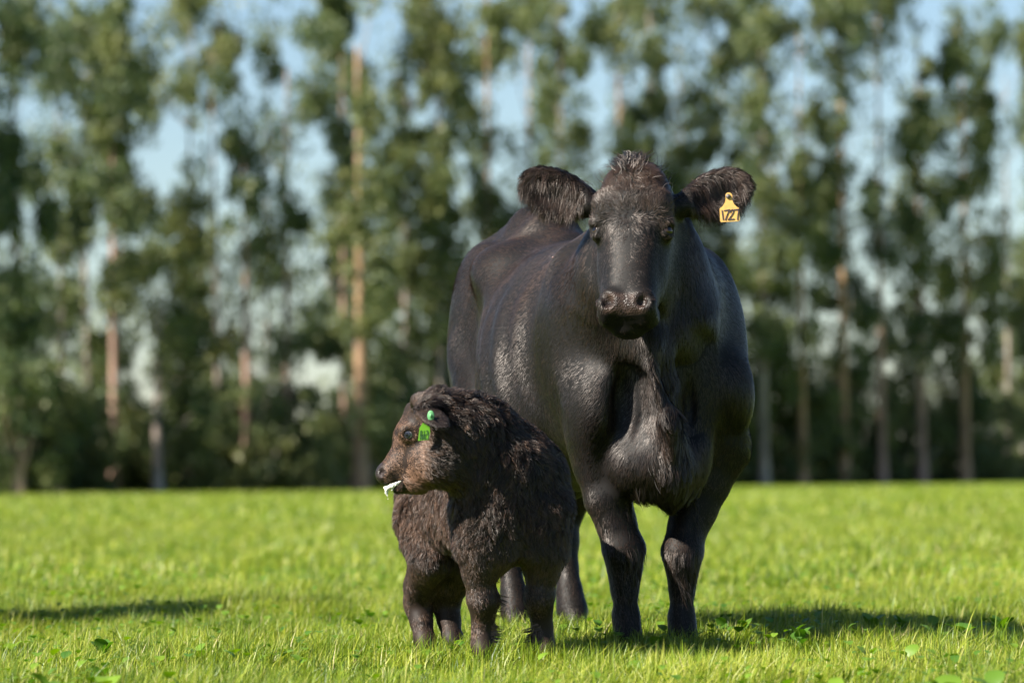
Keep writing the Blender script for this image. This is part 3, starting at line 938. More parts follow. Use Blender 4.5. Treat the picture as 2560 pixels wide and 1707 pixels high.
def build_calf_field():
    F = Field((-0.86, -0.56, -0.01), (0.36, 0.36, 0.88), 0.006)
    F.loft([(-0.74, 0.06, 0.47, 0.60), (-0.66, 0.09, 0.40, 0.655), (-0.54, 0.115, 0.35, 0.69), (-0.38, 0.14, 0.32, 0.68), (-0.22, 0.155, 0.31, 0.685),
            (-0.08, 0.145, 0.315, 0.685), (0.03, 0.122, 0.32, 0.63), (0.10, 0.085, 0.34, 0.54)], (0, 0, 0), np.eye(3), 2.6, 0.03)
    for sg in (-1, 1):
        F.ell((-0.58, sg * 0.075, 0.47), (0.12, 0.058, 0.19), k=0.04)                 # thighs
        F.ell((-0.03, sg * 0.11, 0.47), (0.10, 0.058, 0.15), k=0.04)                  # shoulders
        F.ell((0.06, sg * 0.05, 0.40), (0.06, 0.06, 0.09), k=0.05)                    # breast
    # forelegs
    F.chain([(kpx(1192, 1270, 0.045), 0.070), (kpx(1188, 1350, 0.05), 0.055), (kpx(1197, 1425, 0.035), 0.043), (kpx(1207, 1500, 0.025), 0.0415),
             (kpx(1208, 1540, 0.005), 0.030), (kpx(1205, 1575, 0.0), 0.0255), (kpx(1206, 1610, 0.005), 0.027), (kpx(1208, 1628, 0.015), 0.031)], 0.025)
    F.chain([(kpx(1362, 1270, 0.04), 0.070), (kpx(1362, 1350, 0.045), 0.055), (kpx(1356, 1425, 0.03), 0.042), (kpx(1348, 1492, 0.022), 0.040),
             (kpx(1352, 1530, 0.005), 0.029), (kpx(1357, 1570, 0.0), 0.0255), (kpx(1357, 1605, 0.005), 0.027), (kpx(1358, 1625, 0.015), 0.031)], 0.025)
    # hind legs
    for px, hx in ((1066, 1058), (1136, 1130)):
        sg = -1 if px < 1100 else 1
        l0 = kpx(px, 1500, -0.55)[1]
        F.chain([((-0.56, sg * 0.08, 0.42), 0.075), ((-0.49, (sg * 0.08 + l0) / 2, 0.30), 0.062), ((-0.59, l0, 0.225), 0.049), ((-0.625, l0, 0.175), 0.041),
                 ((-0.60, l0, 0.115), 0.030), ((-0.57, l0, 0.06), 0.028), ((-0.555, l0, 0.035), 0.028)], 0.025)
    # neck bent round to the right
    F.chain([((-0.06, 0.0, 0.555), 0.135), ((0.03, -0.03, 0.575), 0.118), (k_loc(P(1195, 1092, 12.22)), 0.095), (kh(1128, 1085, 0.03), 0.088), (kh(1090, 1078, 0.01), 0.076)], 0.05)
    F.chain([((-0.02, 0.0, 0.48), 0.10), (k_loc(P(1190, 1165, 12.20)), 0.078), (kh(1110, 1158, 0.02), 0.058)], 0.05)   # throat
    F.chain([(kh(1180, 1062, 0.07), 0.07), ((-0.08, 0, 0.615), 0.09)], 0.06)          # crest
    F.chain([((0.045, -0.05, 0.56), 0.10), ((0.055, -0.065, 0.45), 0.086), ((0.05, -0.08, 0.34), 0.066)], 0.05)      # breast running down into the forelegs
    F.chain([((0.02, 0.04, 0.55), 0.10), ((0.045, 0.055, 0.45), 0.084), ((0.045, 0.078, 0.34), 0.062)], 0.05)
    F.ell(kh(1090, 1014), (0.040, 0.052, 0.036), KE, k=0.03)                          # poll
    # head in profile
    F.cone(kh(1060, 1062), kh(1030, 1090), 66 * KPX, 46 * KPX, 0.02)                  # brain case to forehead
    F.cone(kh(1037, 1088), kh(992, 1160), 43 * KPX, 28 * KPX, 0.02)                   # face
    F.cone(kh(992, 1160), kh(966, 1186), 28 * KPX, 24 * KPX, 0.02)                    # muzzle
    F.ell(kh(962, 1183), (0.024, 0.035, 0.028), KE, k=0.015)
    F.cone(kh(1072, 1160), kh(1022, 1198), 60 * KPX, 30 * KPX, 0.03)                  # cheek and jaw
    F.cone(kh(1040, 1203), kh(994, 1223), 31 * KPX, 13 * KPX, 0.012)                  # lower jaw
    for w in (-0.05, -0.025, 0.0, 0.025, 0.05):
        F.cone(kh(1004, 1199, w), kh(962, 1214, w), 0.0025, 0.0075, 0.005, 'c')        # open mouth
    for sg in (-1, 1):
        F.ell(kh(1020, 1080, sg * 0.056), (0.030, 0.016, 0.026), KE, k=0.02)          # brow and lids
        F.ell(kh(1021, 1086, sg * 0.072), (0.0150, 0.010, 0.0115), KE, k=0.006, op='c')
        F.ell(kh(952, 1180, sg * 0.030), (0.008, 0.012, 0.011), KE, k=0.006, op='c')  # nostrils
        F.ell(kh(1072, 1150, sg * 0.045), (0.055, 0.026, 0.05), KE, k=0.03)
    # ears: the near one hangs towards the lens
    for sg, base, tip in ((-1, kh(1050, 1008, -0.07), k_loc(P(1108, 1070, 11.925))), (1, kh(1062, 1012, 0.055), k_loc(P(1090, 1045, 12.32)))):
        ax = unit(tip - base); L = np.linalg.norm(tip - base)
        out = KB @ np.array([0.42, -0.88, 0.16]); out = unit(out - ax * (out @ ax)); wd = np.cross(out, ax)
        F.ell(base + ax * L * 0.52, (L * 0.52, 0.043, 0.011), [ax, wd, out], k=0.012)
        F.cone(base - ax * 0.01, base + ax * 0.04, 0.024, 0.018, 0.02)
        KEARS.append((base, ax, L, wd, out))
    # tail
    F.chain([((-0.72, 0, 0.60), 0.022), ((-0.77, 0, 0.5), 0.014), ((-0.765, 0, 0.3), 0.012)], 0.02)
    return F


KEARS = []
calf_field = build_calf_field()
calf_V, calf_F = calf_field.mesh()
# ------------------------------------------------------------------ animal materials
def skin_mat(name, coat, coat2, nose, nose2):
    """Skin under the hair; the 'wet' attribute turns it into moist, pebbly nose leather."""
    m, nt, b = mat_new(name)
    tc = nd(nt, 'ShaderNodeTexCoord')
    nz = nd(nt, 'ShaderNodeTexNoise', Scale=9.0, Detail=6.0)
    nt.links.new(tc.outputs['Object'], nz.inputs[0])
    c1 = ramp(nt, nz.outputs[0], [(0.35, coat), (0.7, coat2)])
    n2 = nd(nt, 'ShaderNodeTexNoise', Scale=45.0, Detail=3.0)
    nt.links.new(tc.outputs['Object'], n2.inputs[0])
    c2 = ramp(nt, n2.outputs[0], [(0.35, nose), (0.68, nose2)])
    at = nd(nt, 'ShaderNodeAttribute', attribute_name='wet')
    mx = nd(nt, 'ShaderNodeMix', data_type='RGBA')
    nt.links.new(at.outputs['Fac'], mx.inputs[0]); nt.links.new(c1, mx.inputs[6]); nt.links.new(c2, mx.inputs[7])
    nt.links.new(mx.outputs[2], b.inputs['Base Color'])
    ro = nd(nt, 'ShaderNodeMapRange'); ro.inputs[3].default_value = 0.58; ro.inputs[4].default_value = 0.34
    b.inputs['Specular IOR Level'].default_value = 0.22
    nt.links.new(at.outputs['Fac'], ro.inputs[0]); nt.links.new(ro.outputs[0], b.inputs['Roughness'])
    vo = nd(nt, 'ShaderNodeTexVoronoi', Scale=190.0)
    nt.links.new(tc.outputs['Object'], vo.inputs['Vector'])
    mu = nd(nt, 'ShaderNodeMath', operation='MULTIPLY')
    nt.links.new(vo.outputs['Distance'], mu.inputs[0]); nt.links.new(at.outputs['Fac'], mu.inputs[1])
    bp = nd(nt, 'ShaderNodeBump', Strength=0.5, Distance=0.004)
    bp.invert = True
    nt.links.new(mu.outputs[0], bp.inputs['Height']); nt.links.new(bp.outputs[0], b.inputs['Normal'])
    return m


def sphere_np(r, axis, seg=20, rings=12, sq=1.0):
    ax = unit(np.array(axis, float)); t = np.cross(ax, [0.1, 0.2, 1.0]); t = unit(t); w = np.cross(ax, t)
    V = [ax * r]; Q = []; T = []
    for i in range(1, rings):
        a = math.pi * i / rings
        for s in range(seg):
            b = 2 * math.pi * s / seg
            V.append(r * (math.cos(a) * ax * sq + math.sin(a) * (math.cos(b) * t + math.sin(b) * w)))
    V.append(-ax * r)
    for s in range(seg):
        T.append((0, 1 + s, 1 + (s + 1) % seg)); k = 1 + (rings - 2) * seg
        T.append((len(V) - 1, k + (s + 1) % seg, k + s))
    for i in range(rings - 2):
        for s in range(seg):
            Q.append((1 + i * seg + s, 1 + (i + 1) * seg + s, 1 + (i + 1) * seg + (s + 1) % seg, 1 + i * seg + (s + 1) % seg))
    return np.array(V), np.array(Q), np.array(T)


def cap_np(r, axis, half, lift=1.03, seg=20, rings=5):
    """A patch of a sphere round an axis (iris, pupil)."""
    ax = unit(np.array(axis, float)); t = unit(np.cross(ax, [0.1, 0.2, 1.0])); w = np.cross(ax, t)
    V = [ax * r * lift]; Q = []; T = []
    for i in range(1, rings + 1):
        a = half * i / rings
        for s in range(seg):
            b = 2 * math.pi * s / seg
            V.append(r * lift * (math.cos(a) * ax + math.sin(a) * (math.cos(b) * t + math.sin(b) * w)))
    for s in range(seg): T.append((0, 1 + s, 1 + (s + 1) % seg))
    for i in range(rings - 1):
        for s in range(seg):
            Q.append((1 + i * seg + s, 1 + (i + 1) * seg + s, 1 + (i + 1) * seg + (s + 1) % seg, 1 + i * seg + (s + 1) % seg))
    return np.array(V), np.array(Q), np.array(T)


def eye(parent, c, r, look, white, iris_c):
    m = Merge(); V, Q, T = sphere_np(r, look); m.add(V + c, Q, T)
    e = m.build('eye', white, parent)
    m = Merge(); V, Q, T = cap_np(r, look, 0.88, 1.03); m.add(V + c, Q, T); i = m.build('iris', iris_c, e)
    m = Merge(); V, Q, T = cap_np(r, look, 0.38, 1.05); m.add(V + c, Q, T); m.build('pupil', M['pupil'], e)
    return e


def plate(name, out, th, back, mat, parent, hole=None):
    """Flat plate from an outline (N,3) and thickness th along 'back'."""
    out = np.array(out, float); n = len(out); b = out + np.array(back) * th
    V = np.concatenate([out, b]); c = out.mean(0)
    V = np.concatenate([V, [c, c + np.array(back) * th]])
    T = []; Q = []
    for i in range(n):
        j = (i + 1) % n
        T.append((2 * n, i, j)); T.append((2 * n + 1, n + j, n + i)); Q.append((i, n + i, n + j, j))
    return obj_np(name, V, [np.array(Q), np.array(T)], mat, parent, smooth=False)


def strokes(name, lines, w, conv, off, mat, parent):
    """Marker-pen strokes: small ribbons with thickness, lines in photo pixels."""
    m = Merge()
    for ln in lines:
        p = [conv(x, y) + off for x, y in ln]
        for a, b in zip(p[:-1], p[1:]):
            d = unit(b - a); s = np.cross(d, unit(-off)) * w / 2; a2 = a - d * w * 0.4; b2 = b + d * w * 0.4
            k = off * 0.4
            V = np.array([a2 - s, a2 + s, b2 + s, b2 - s, a2 - s + k, a2 + s + k, b2 + s + k, b2 - s + k])
            m.add(V, [(0, 1, 2, 3), (4, 5, 6, 7), (0, 1, 5, 4), (1, 2, 6, 5), (2, 3, 7, 6), (3, 0, 4, 7)], [])
    return m.build(name, mat, parent, smooth=False)


M['pupil'] = plain('pupil', (0.004, 0.004, 0.005), 0.05, 0.6)
M['cow_skin'] = skin_mat('cow_skin', (0.0045, 0.0040, 0.0040), (0.008, 0.0065, 0.006), (0.018, 0.013, 0.012), (0.052, 0.034, 0.027))
M['calf_skin'] = skin_mat('calf_skin', (0.012, 0.008, 0.007), (0.028, 0.017, 0.012), (0.014, 0.011, 0.011), (0.035, 0.026, 0.025))
M['cow_hair'] = hair_mat('cow_hair', (0.0056, 0.0047, 0.0044), (0.085, 0.048, 0.032), 0.52, 0.52, 0.30)
M['calf_hair'] = hair_mat('calf_hair', (0.0105, 0.0082, 0.0075), (0.215, 0.118, 0.074), 0.55, 0.6, 0.25)
M['tag_yellow'] = plain('tag_yellow', (0.66, 0.43, 0.12), 0.5, 0.4, (0.62, 0.33, 0.11), 0.1, 90)
M['tag_green'] = plain('tag_green', (0.11, 0.29, 0.018), 0.4, 0.4)
M['tag_button'] = plain('tag_button', (0.10, 0.30, 0.12), 0.55, 0.4)
M['ink'] = plain('marker_ink', (0.05, 0.035, 0.05), 0.7)
M['green_ink'] = plain('green_ink', (0.012, 0.07, 0.02), 0.7)
M['stud'] = plain('tag_stud', (0.10, 0.085, 0.08), 0.4)
M['milk'] = plain('milk_froth', (0.70, 0.69, 0.63), 0.35, 0.5, None, 0.3, 300)
M['cud'] = plain('chewed_grass', (0.03, 0.05, 0.012), 0.2, 0.6, (0.10, 0.15, 0.05), 0.4, 200)
M['cow_eye'] = plain('cow_eye_white', (0.08, 0.05, 0.04), 0.08, 0.6)
M['cow_iris'] = plain('cow_iris', (0.030, 0.016, 0.008), 0.06, 0.6)
M['calf_eye'] = plain('calf_eye_white', (0.42, 0.42, 0.46), 0.08, 0.6)
M['calf_iris'] = plain('calf_iris', (0.035, 0.040, 0.055), 0.06, 0.6)
M['hoof'] = plain('hoof_horn', (0.025, 0.022, 0.02), 0.45)
TOCAM = np.array([0.0, -1.0, 0.0])

# ------------------------------------------------------------------ cow: body, eyes, tag, coat
cow = tag(empty('cow', COW_O, COW_YAW - math.pi / 2),
          'large black beef cow facing the camera with a yellow ear tag', 'cow')


def sstep(x, a, b):
    t = np.clip((x - a) / (b - a), 0, 1); return t * t * (3 - 2 * t)


def cow_regions(p):
    u, s, n = hloc(p)
    ear = np.zeros(len(p)); eax = np.zeros_like(p); eout = np.zeros_like(p); eq = np.zeros(len(p)); en = np.zeros(len(p))
    for base, ax, L, wd, out in EARS:
        d = p - base; q = d @ ax / L; rad = np.linalg.norm(d - (d @ ax)[:, None] * ax, axis=1)
        k = sstep(q, 0.18, 0.4) * (rad < 0.1) * (q < 1.25)
        hit = k > 0
        ear = np.maximum(ear, k); eax[hit] = ax; eout[hit] = out; eq[hit] = q[hit]; en[hit] = (d @ wd)[hit]
    head = sstep(n, -0.19, -0.13) * (np.abs(u) < 0.16) * sstep(s, -0.12, -0.05) * (s < 0.58) * (1 - ear)
    wet = sstep(s, 0.408, 0.425) * (1 - sstep(s, 0.474, 0.48)) * sstep(n, 0.012, 0.03) * (1 - sstep(np.abs(u), 0.060, 0.072))
    return u, s, n, ear, eax, eout, eq, en, head, wet


def cow_style(p, nrm):
    u, s, n, ear, eax, eout, eq, en, head, wet = cow_regions(p)
    f, l, z = p.T
    N = len(p)
    leg = (1 - sstep(z, 0.42, 0.60)) * (1 - head)
    front = sstep(f, 0.06, 0.2) * (1 - head) * (1 - ear)
    d = np.tile(np.array([-0.85, 0, -0.55]), (N, 1))
    d[:, 2] -= 0.8 * sstep(np.abs(nrm[:, 1]), 0.3, 0.9) * 0.5
    d = d * (1 - leg)[:, None] + np.array([-0.1, 0, -1.0]) * leg[:, None]
    d = d * (1 - front)[:, None] + np.stack([-0.15 * np.ones(N), 0.15 * np.sign(l), -np.ones(N)], 1) * front[:, None]
    # gentle swirl of the lie
    a = 0.45 * sines(p, 0.55, 11) + 0.30 * sines(p, 0.16, 12)
    d = d + np.stack([0.35 * a, 0.5 * a, 0.5 * sines(p, 0.3, 13) * 0.5], 1) * (1 - head)[:, None]
    # face: up on the forehead, down the nose, outwards on the cheeks
    up = 1 - sstep(s, 0.13, 0.20)
    sw = sines(p, 0.055, 14)
    cw = 1 - sstep(s, 0.03, 0.10)
    up = up * (1 - 2.2 * cw)
    df = (-HE[0] * up[:, None] + HE[0] * (1 - np.abs(up))[:, None]) * 1.0 + HE[1] * (cw * (u * 6 + 0.25))[:, None] + HE[1] * (np.sign(u) * (0.35 + 2.2 * np.abs(u)) + 0.7 * sw)[:, None] - HE[2] * 0.25
    d = d * (1 - head)[:, None] + df * head[:, None]
    de = eax * 0.75 + np.array([0, 0, -0.45]) + eout * 0.35 + (np.sign(en) * 0.4)[:, None] * np.array([0, 0, -0.3])
    top = (en * 0 + (nrm[:, 2] > 0.3)) * 1.0
    de = de + top[:, None] * (eax * 0.2 + np.array([0, 0, 0.5]))
    d = d * (1 - ear)[:, None] + de * ear[:, None]
    crown = head * (1 - sstep(s, 0.02, 0.13))
    fore = head * (1 - sstep(s, 0.12, 0.26)) * sstep(n, -0.03, 0.03)
    length = 0.018 + 0.003 * sines(p, 0.2, 15) - 0.005 * leg + 0.003 * front * sstep(z, 0.45, 0.6)
    length = length * (1 - head) + head * (0.010 + 0.012 * fore + 0.004 * crown)
    length = length * (1 - ear) + ear * (0.026 + 0.008 * sstep(eq, 0.4, 0.9))
    lift = 0.17 + 0.05 * leg + 0.06 * front
    lift = lift * (1 - head) + head * (0.20 + 0.12 * fore); lift = lift * (1 - ear) + ear * 0.62
    w = 1.0 + 1.1 * head + 2.2 * ear + 0.5 * leg * 1.0 + 0.5 * front
    w = w * (1 - np.clip(wet * 1.5, 0, 1)) * (1 - 0.9 * head * sstep(s, 0.46, 0.48))
    w = w * np.where(np.sqrt((np.abs(u) - 0.113) ** 2 + ((s - 0.19) * 1.25) ** 2 + (n - 0.012) ** 2) < 0.019, 0.0, 1.0)
    w = w * np.where(z < 0.045, 0.0, 1.0)
    tint = 0.15 + 0.16 * sines(p, 0.5, 16) + 0.10 * sstep(z, 0.95, 1.3) * (1 - head) + 0.10 * sines(p, 0.09, 17) + 0.10 * leg
    tint = tint + 0.18 * ear + 0.25 * crown * sstep(n, -0.03, 0.02) + 0.10 * fore
    return dict(weight=w, length=np.maximum(length, 0.006), dir=d, lift=np.clip(lift, 0, 0.95), curl=0.03 + 0.16 * fore + 0.18 * ear + 0.1 * front,
                wave=np.full(N, 4.0), jitter=0.10 + 0.30 * fore + 0.40 * ear + 0.1 * front, stiff=0.3 * np.ones(N), sag=0.02 + 0.15 * ear + 0.25 * front,
                radius=0.00050 + 0.00010 * ear, tint=tint, fuzz=0.075 + 0.10 * ear + 0.05 * fore, sway=0.24 * (1 - head) * (1 - ear), clump=np.clip(0.12 + 0.4 * fore + 0.5 * ear + 0.3 * front, 0, 1))


_u, _s2, _n2, _e, _, _, _, _, _hd, cow_wet = cow_regions(cow_V)
cow_body = obj_np('body', cow_V, cow_F, M['cow_skin'], cow, attrs={'wet': cow_wet})
for sg in (-1, 1):
    eye(cow, hp(sg * 0.099, 0.19, -0.006), 0.0215, HE[1] * sg * 0.72 + HE[2] * 0.75 - HE[0] * 0.05, M['cow_eye'], M['cow_iris'])
fur('coat', cow, cow_V, cow_F, 360000, cow_style, M['cow_hair'], 21, 5, (0.014, 0.85))


def tuft_style(p, nrm):
    u, s, n, ear, eax, eout, eq, en, head, wet = cow_regions(p)
    N = len(p)
    w = head * (1 - sstep(s, 0.01, 0.04)) * sstep(n, -0.09, -0.04) * (1 - sstep(np.abs(u + 0.018), 0.02, 0.05)) + 0.03 * head * (1 - sstep(s, 0.05, 0.12)) * (np.abs(u) < 0.11)
    d = -HE[0] * 0.9 + HE[1] * (u * 5 - 0.1 + 1.2 * sines(p, 0.05, 31))[:, None] + HE[2] * 0.2
    return dict(weight=w, length=0.045 + 0.020 * sines(p, 0.03, 32), dir=d, lift=0.78 + 0.16 * sines(p, 0.04, 33), curl=np.full(N, 0.30), wave=np.full(N, 3.0),
                jitter=np.full(N, 0.22), stiff=np.full(N, 0.9), sag=np.full(N, 0.12), radius=np.full(N, 0.0007), tint=0.2 + 0.1 * sines(p, 0.03, 34), clump=np.ones(N))


fur('topknot', cow, cow_V, cow_F, 520, tuft_style, M['cow_hair'], 22, 7, (0.02, 0.8))


def bris_style(p, nrm):
    """Longer hair hanging from the dewlap and brisket."""
    f, l, z = p.T; N = len(p)
    w = sstep(f, 0.19, 0.235) * (z < 0.92) * (z > 0.42) * (1 - sstep(np.abs(l + 0.02), 0.05, 0.09)) + 0.8 * sstep(f, 0.02, 0.1) * (np.abs(l) < 0.12) * (z < 0.52) * (nrm[:, 2] < 0.1)
    d = np.stack([0.1 * np.ones(N), 0.25 * sines(p, 0.08, 41) + 0.1, -np.ones(N)], 1)
    return dict(weight=w, length=0.042 + 0.01 * sines(p, 0.05, 42), dir=d, lift=np.full(N, 0.30), curl=np.full(N, 0.10), wave=np.full(N, 3.0), jitter=np.full(N, 0.25),
                stiff=np.full(N, 0.4), sag=np.full(N, 0.1), radius=np.full(N, 0.00055), tint=0.16 + 0.12 * sines(p, 0.05, 43), clump=np.ones(N))


fur('dewlap_hair', cow, cow_V, cow_F, 6000, bris_style, M['cow_hair'], 23, 6, (0.02, 0.8))



def ear_style(p, nrm):
    """Long loose hair inside the ears and hanging from their lower edge."""
    u, s, n, ear, eax, eout, eq, en, head, wet = cow_regions(p)
    N = len(p)
    lowr = (nrm[:, 2] < 0.1) * 1.0
    w = ear * (0.25 + lowr) * (1 - sstep(eq, 1.0, 1.15)) * np.where((nrm * eout).sum(1) > -0.2, 1.0, 0.3)
    d = eax * 0.35 + np.array([0, 0, -1.0]) + 0.3 * sines(p, 0.03, 81)[:, None] * eax
    return dict(weight=w, length=0.036 + 0.010 * sines(p, 0.03, 82), dir=d, lift=np.full(N, 0.62), curl=np.full(N, 0.14), wave=np.full(N, 3.0), jitter=np.full(N, 0.55),
                stiff=np.full(N, 0.5), sag=np.full(N, 0.35), radius=np.full(N, 0.00042), tint=0.42 + 0.2 * sines(p, 0.03, 83), clump=np.ones(N), fuzz=np.full(N, 0.18))


fur('ear_hair', cow, cow_V, cow_F, 8500, ear_style, M['cow_hair'], 25, 6, (0.010, 0.5))

TAG_D = 12.735


def ctag(x, y, d=TAG_D): return c_loc(P(1700 + x / 8.71, 400 + y / 8.71, d))


_bk = CB @ np.array([0.0, 1.0, 0.0])
_o = [(990, 770), (1000, 735), (1030, 712), (1075, 708), (1115, 730), (1138, 770), (1140, 815), (1135, 870), (1175, 960), (1230, 1015), (1280, 1045), (1290, 1070), (1302, 1310),
      (1280, 1335), (895, 1355), (876, 1335), (862, 1075), (875, 1050), (930, 1005), (975, 930), (995, 850)]
tagp = plate('ear_tag', [ctag(*q) for q in _o], 0.0025, _bk, M['tag_yellow'], cow)
tagp['label'] = 'yellow plastic ear tag numbered 1727'
_dg = [[(915, 1105), (940, 1300)], [(962, 1105), (1075, 1085), (1030, 1190), (988, 1305)], [(1092, 1140), (1110, 1098), (1150, 1085), (1168, 1115), (1150, 1165), (1105, 1235), (1052, 1300), (1178, 1288)],
       [(1180, 1088), (1278, 1076), (1262, 1190), (1252, 1300)]]
strokes('tag_number', _dg, 0.0033, ctag, -_bk * 0.0012, M['ink'], tagp)
m = Merge(); V, Q, T = sphere_np(0.0072, -_bk, sq=0.5); m.add(V + ctag(1050, 795, TAG_D - 0.002), Q, T); m.build('stud', M['stud'], tagp)

m = Merge()
_c = Field(hp(0, 0.49, 0.02) - 0.09, hp(0, 0.49, 0.02) + 0.09, 0.0022)
_c.chain([(hp(-0.050, 0.485, -0.010), 0.003), (hp(-0.043, 0.483, 0.002), 0.0045), (hp(-0.038, 0.489, 0.0), 0.003)], 0.004)
_c.chain([(hp(0.030, 0.484, 0.005), 0.0032), (hp(0.043, 0.484, 0.002), 0.0050), (hp(0.054, 0.479, -0.008), 0.003)], 0.004)
_v, _f = _c.mesh()
obj_np('chewed_grass', _v, _f, M['cud'], cow)

# ------------------------------------------------------------------ calf
calf = tag(empty('calf', CALF_O, CALF_YAW - math.pi / 2),
           'small fluffy dark brown calf with a green ear tag, milk froth on its mouth', 'calf')


def calf_regions(p):
    q = (p - kh(1040, 1110)) @ KE.T                  # towards the nose, away from the lens, up
    ear = np.zeros(len(p)); eax = np.zeros_like(p); calf_regions.rim = np.zeros(len(p))
    for base, ax, L, wd, out in KEARS:
        d = p - base; t = d @ ax / L; rad = np.linalg.norm(d - (d @ ax)[:, None] * ax, axis=1); off = np.abs(d @ out)
        k = sstep(t, 0.18, 0.32) * (rad < 0.055) * (t < 1.15) * (off < 0.02)
        ear = np.maximum(ear, k); eax[k > 0] = ax
        calf_regions.rim = np.maximum(calf_regions.rim, k * sstep(np.maximum(np.abs(d @ wd) / 0.043, np.abs(t - 0.5) * 1.6), 0.72, 0.95))
    head = sstep(q[:, 0], -0.055, 0.0) * (np.abs(q[:, 1]) < 0.11) * sstep(q[:, 2], -0.19, -0.16) * (1 - ear)
    nose = kh(953, 1184)
    dn = np.linalg.norm((p - nose) * np.array([1, 1, 1.0]), axis=1)
    wet = 1 - sstep(dn, 0.027, 0.039)
    lip = 1 - sstep(np.linalg.norm(p - kh(992, 1222), axis=1), 0.03, 0.045)
    return q, ear, eax, head, wet, lip


def calf_style(p, nrm):
    q, ear, eax, head, wet, lip = calf_regions(p)
    f, l, z = p.T; N = len(p)
    leg = (1 - sstep(z, 0.24, 0.40)) * (1 - head)
    nk = sstep(q[:, 0], -0.22, -0.05) * sstep(z, 0.30, 0.42) * (1 - head)
    d = np.tile(np.array([-0.35, 0, -0.9]), (N, 1))
    xw = KB @ np.array([1.0, 0.3, 0.0])
    d = d * (1 - nk)[:, None] + (xw * 0.8 + np.array([0, 0, -0.6])) * nk[:, None]
    sw = np.stack([sines(p, 0.075, 51), sines(p, 0.075, 52), 0.6 * sines(p, 0.075, 53)], 1)
    sw2 = np.stack([sines(p, 0.03, 54), sines(p, 0.03, 55), sines(p, 0.03, 56)], 1)
    d = d + (0.45 * sw + 0.35 * sw2) * (1 - head)[:, None] * (1 - 0.7 * leg)[:, None]
    d = d * (1 - leg)[:, None] + (np.array([0, 0, -1.0]) + 0.2 * sw) * leg[:, None]
    up = sstep(q[:, 2], 0.0, 0.07)
    df = -KE[0] * (1 - up)[:, None] * 1.0 + (KE[2] * 0.4)[None] * up[:, None] - KE[2] * 0.25 * (1 - up)[:, None] - KE[0] * 0.5 * up[:, None] + 0.30 * sw2
    d = d * (1 - head)[:, None] + df * head[:, None]
    d = d * (1 - ear)[:, None] + (eax + np.array([0, 0, -0.2])) * ear[:, None]
    topk = sstep(q[:, 2], 0.055, 0.095) * sstep(q[:, 0], -0.15, -0.09) * (1 - sstep(q[:, 0], -0.02, 0.015)) * (1 - ear)
    length = 0.030 + 0.005 * sines(p, 0.09, 57) - 0.018 * leg - 0.005 * (1 - sstep(z, 0.15, 0.25))
    jaw = head * (1 - sstep(q[:, 2], -0.11, -0.05)) * (1 - sstep(q[:, 0], 0.0, 0.05))
    length = length * (1 - head) + head * (0.0075 + 0.012 * jaw) + topk * 0.014
    length = length * (1 - ear) + ear * 0.008
    lift = 0.60 + 0.10 * sines(p, 0.06, 58) - 0.30 * leg
    lift = lift * (1 - head) + head * (0.24 + 0.2 * jaw) + topk * 0.30; lift = lift * (1 - ear) + ear * 0.25
    w = (1.0 + 1.5 * head + 1.0 * ear) * (1 - np.clip(wet * 1.6, 0, 1)) * (1 - 0.9 * lip)
    w = w * np.where(np.linalg.norm((q - np.array([0.0215, 0, 0.028]))[:, [0, 2]] / np.array([1.25, 1.0]), axis=1) < 0.014, 0.0, 1.0)
    w = w * np.where(z < 0.07, 0, 1.0)
    tint = 0.09 + 0.07 * sines(p, 0.12, 59) + 0.08 * sines(p, 0.03, 60) + 0.20 * nk * (1 - sstep(z, 0.5, 0.62)) + 0.10 * leg + 0.06 * (1 - sstep(z, 0.4, 0.55))
    tint = tint * (1 - head) + head * (0.95 - 0.80 * sstep(q[:, 2], 0.05, 0.09) + 0.10 * sines(p, 0.05, 61)); tint = tint * (1 - ear) + ear * (-0.25 + 0.5 * calf_regions.rim)  # ear tint darkened to stand for shade, browner at the rim
    return dict(weight=w, length=np.maximum(length, 0.004), dir=d, lift=np.clip(lift, 0, 0.92), curl=(0.22 - 0.14 * leg) * (1 - head) + 0.05 * head, wave=np.full(N, 5.0),
                jitter=0.30 - 0.13 * head, stiff=np.full(N, 0.35), sag=np.full(N, 0.06) * (1 - head), radius=0.00048 - 0.00008 * head, tint=tint, fuzz=0.50 - 0.30 * head - 0.22 * leg, clump=np.clip(1.0 - 0.8 * head + 0.6 * jaw - 0.4 * leg, 0, 1) * (1 - ear))


_q, _e, _, _h, kwet, klip = calf_regions(calf_V)
calf_body = obj_np('body', calf_V, calf_F, M['calf_skin'], calf, attrs={'wet': np.clip(kwet + 0.5 * klip, 0, 1)})
for sg in (-1, 1):
    eye(calf, kh(1021, 1086, sg * 0.0565), 0.0142, KE[0] * 0.35 + KE[1] * sg * 0.9 + KE[2] * 0.02, M['calf_eye'], M['calf_iris'])
fur('coat', calf, calf_V, calf_F, 300000, calf_style, M['calf_hair'], 24, 6, (0.014, 0.62))


def kt(x, y, d): return k_loc(P(1030 + x / 19.6, 1030 + y / 19.6, d))


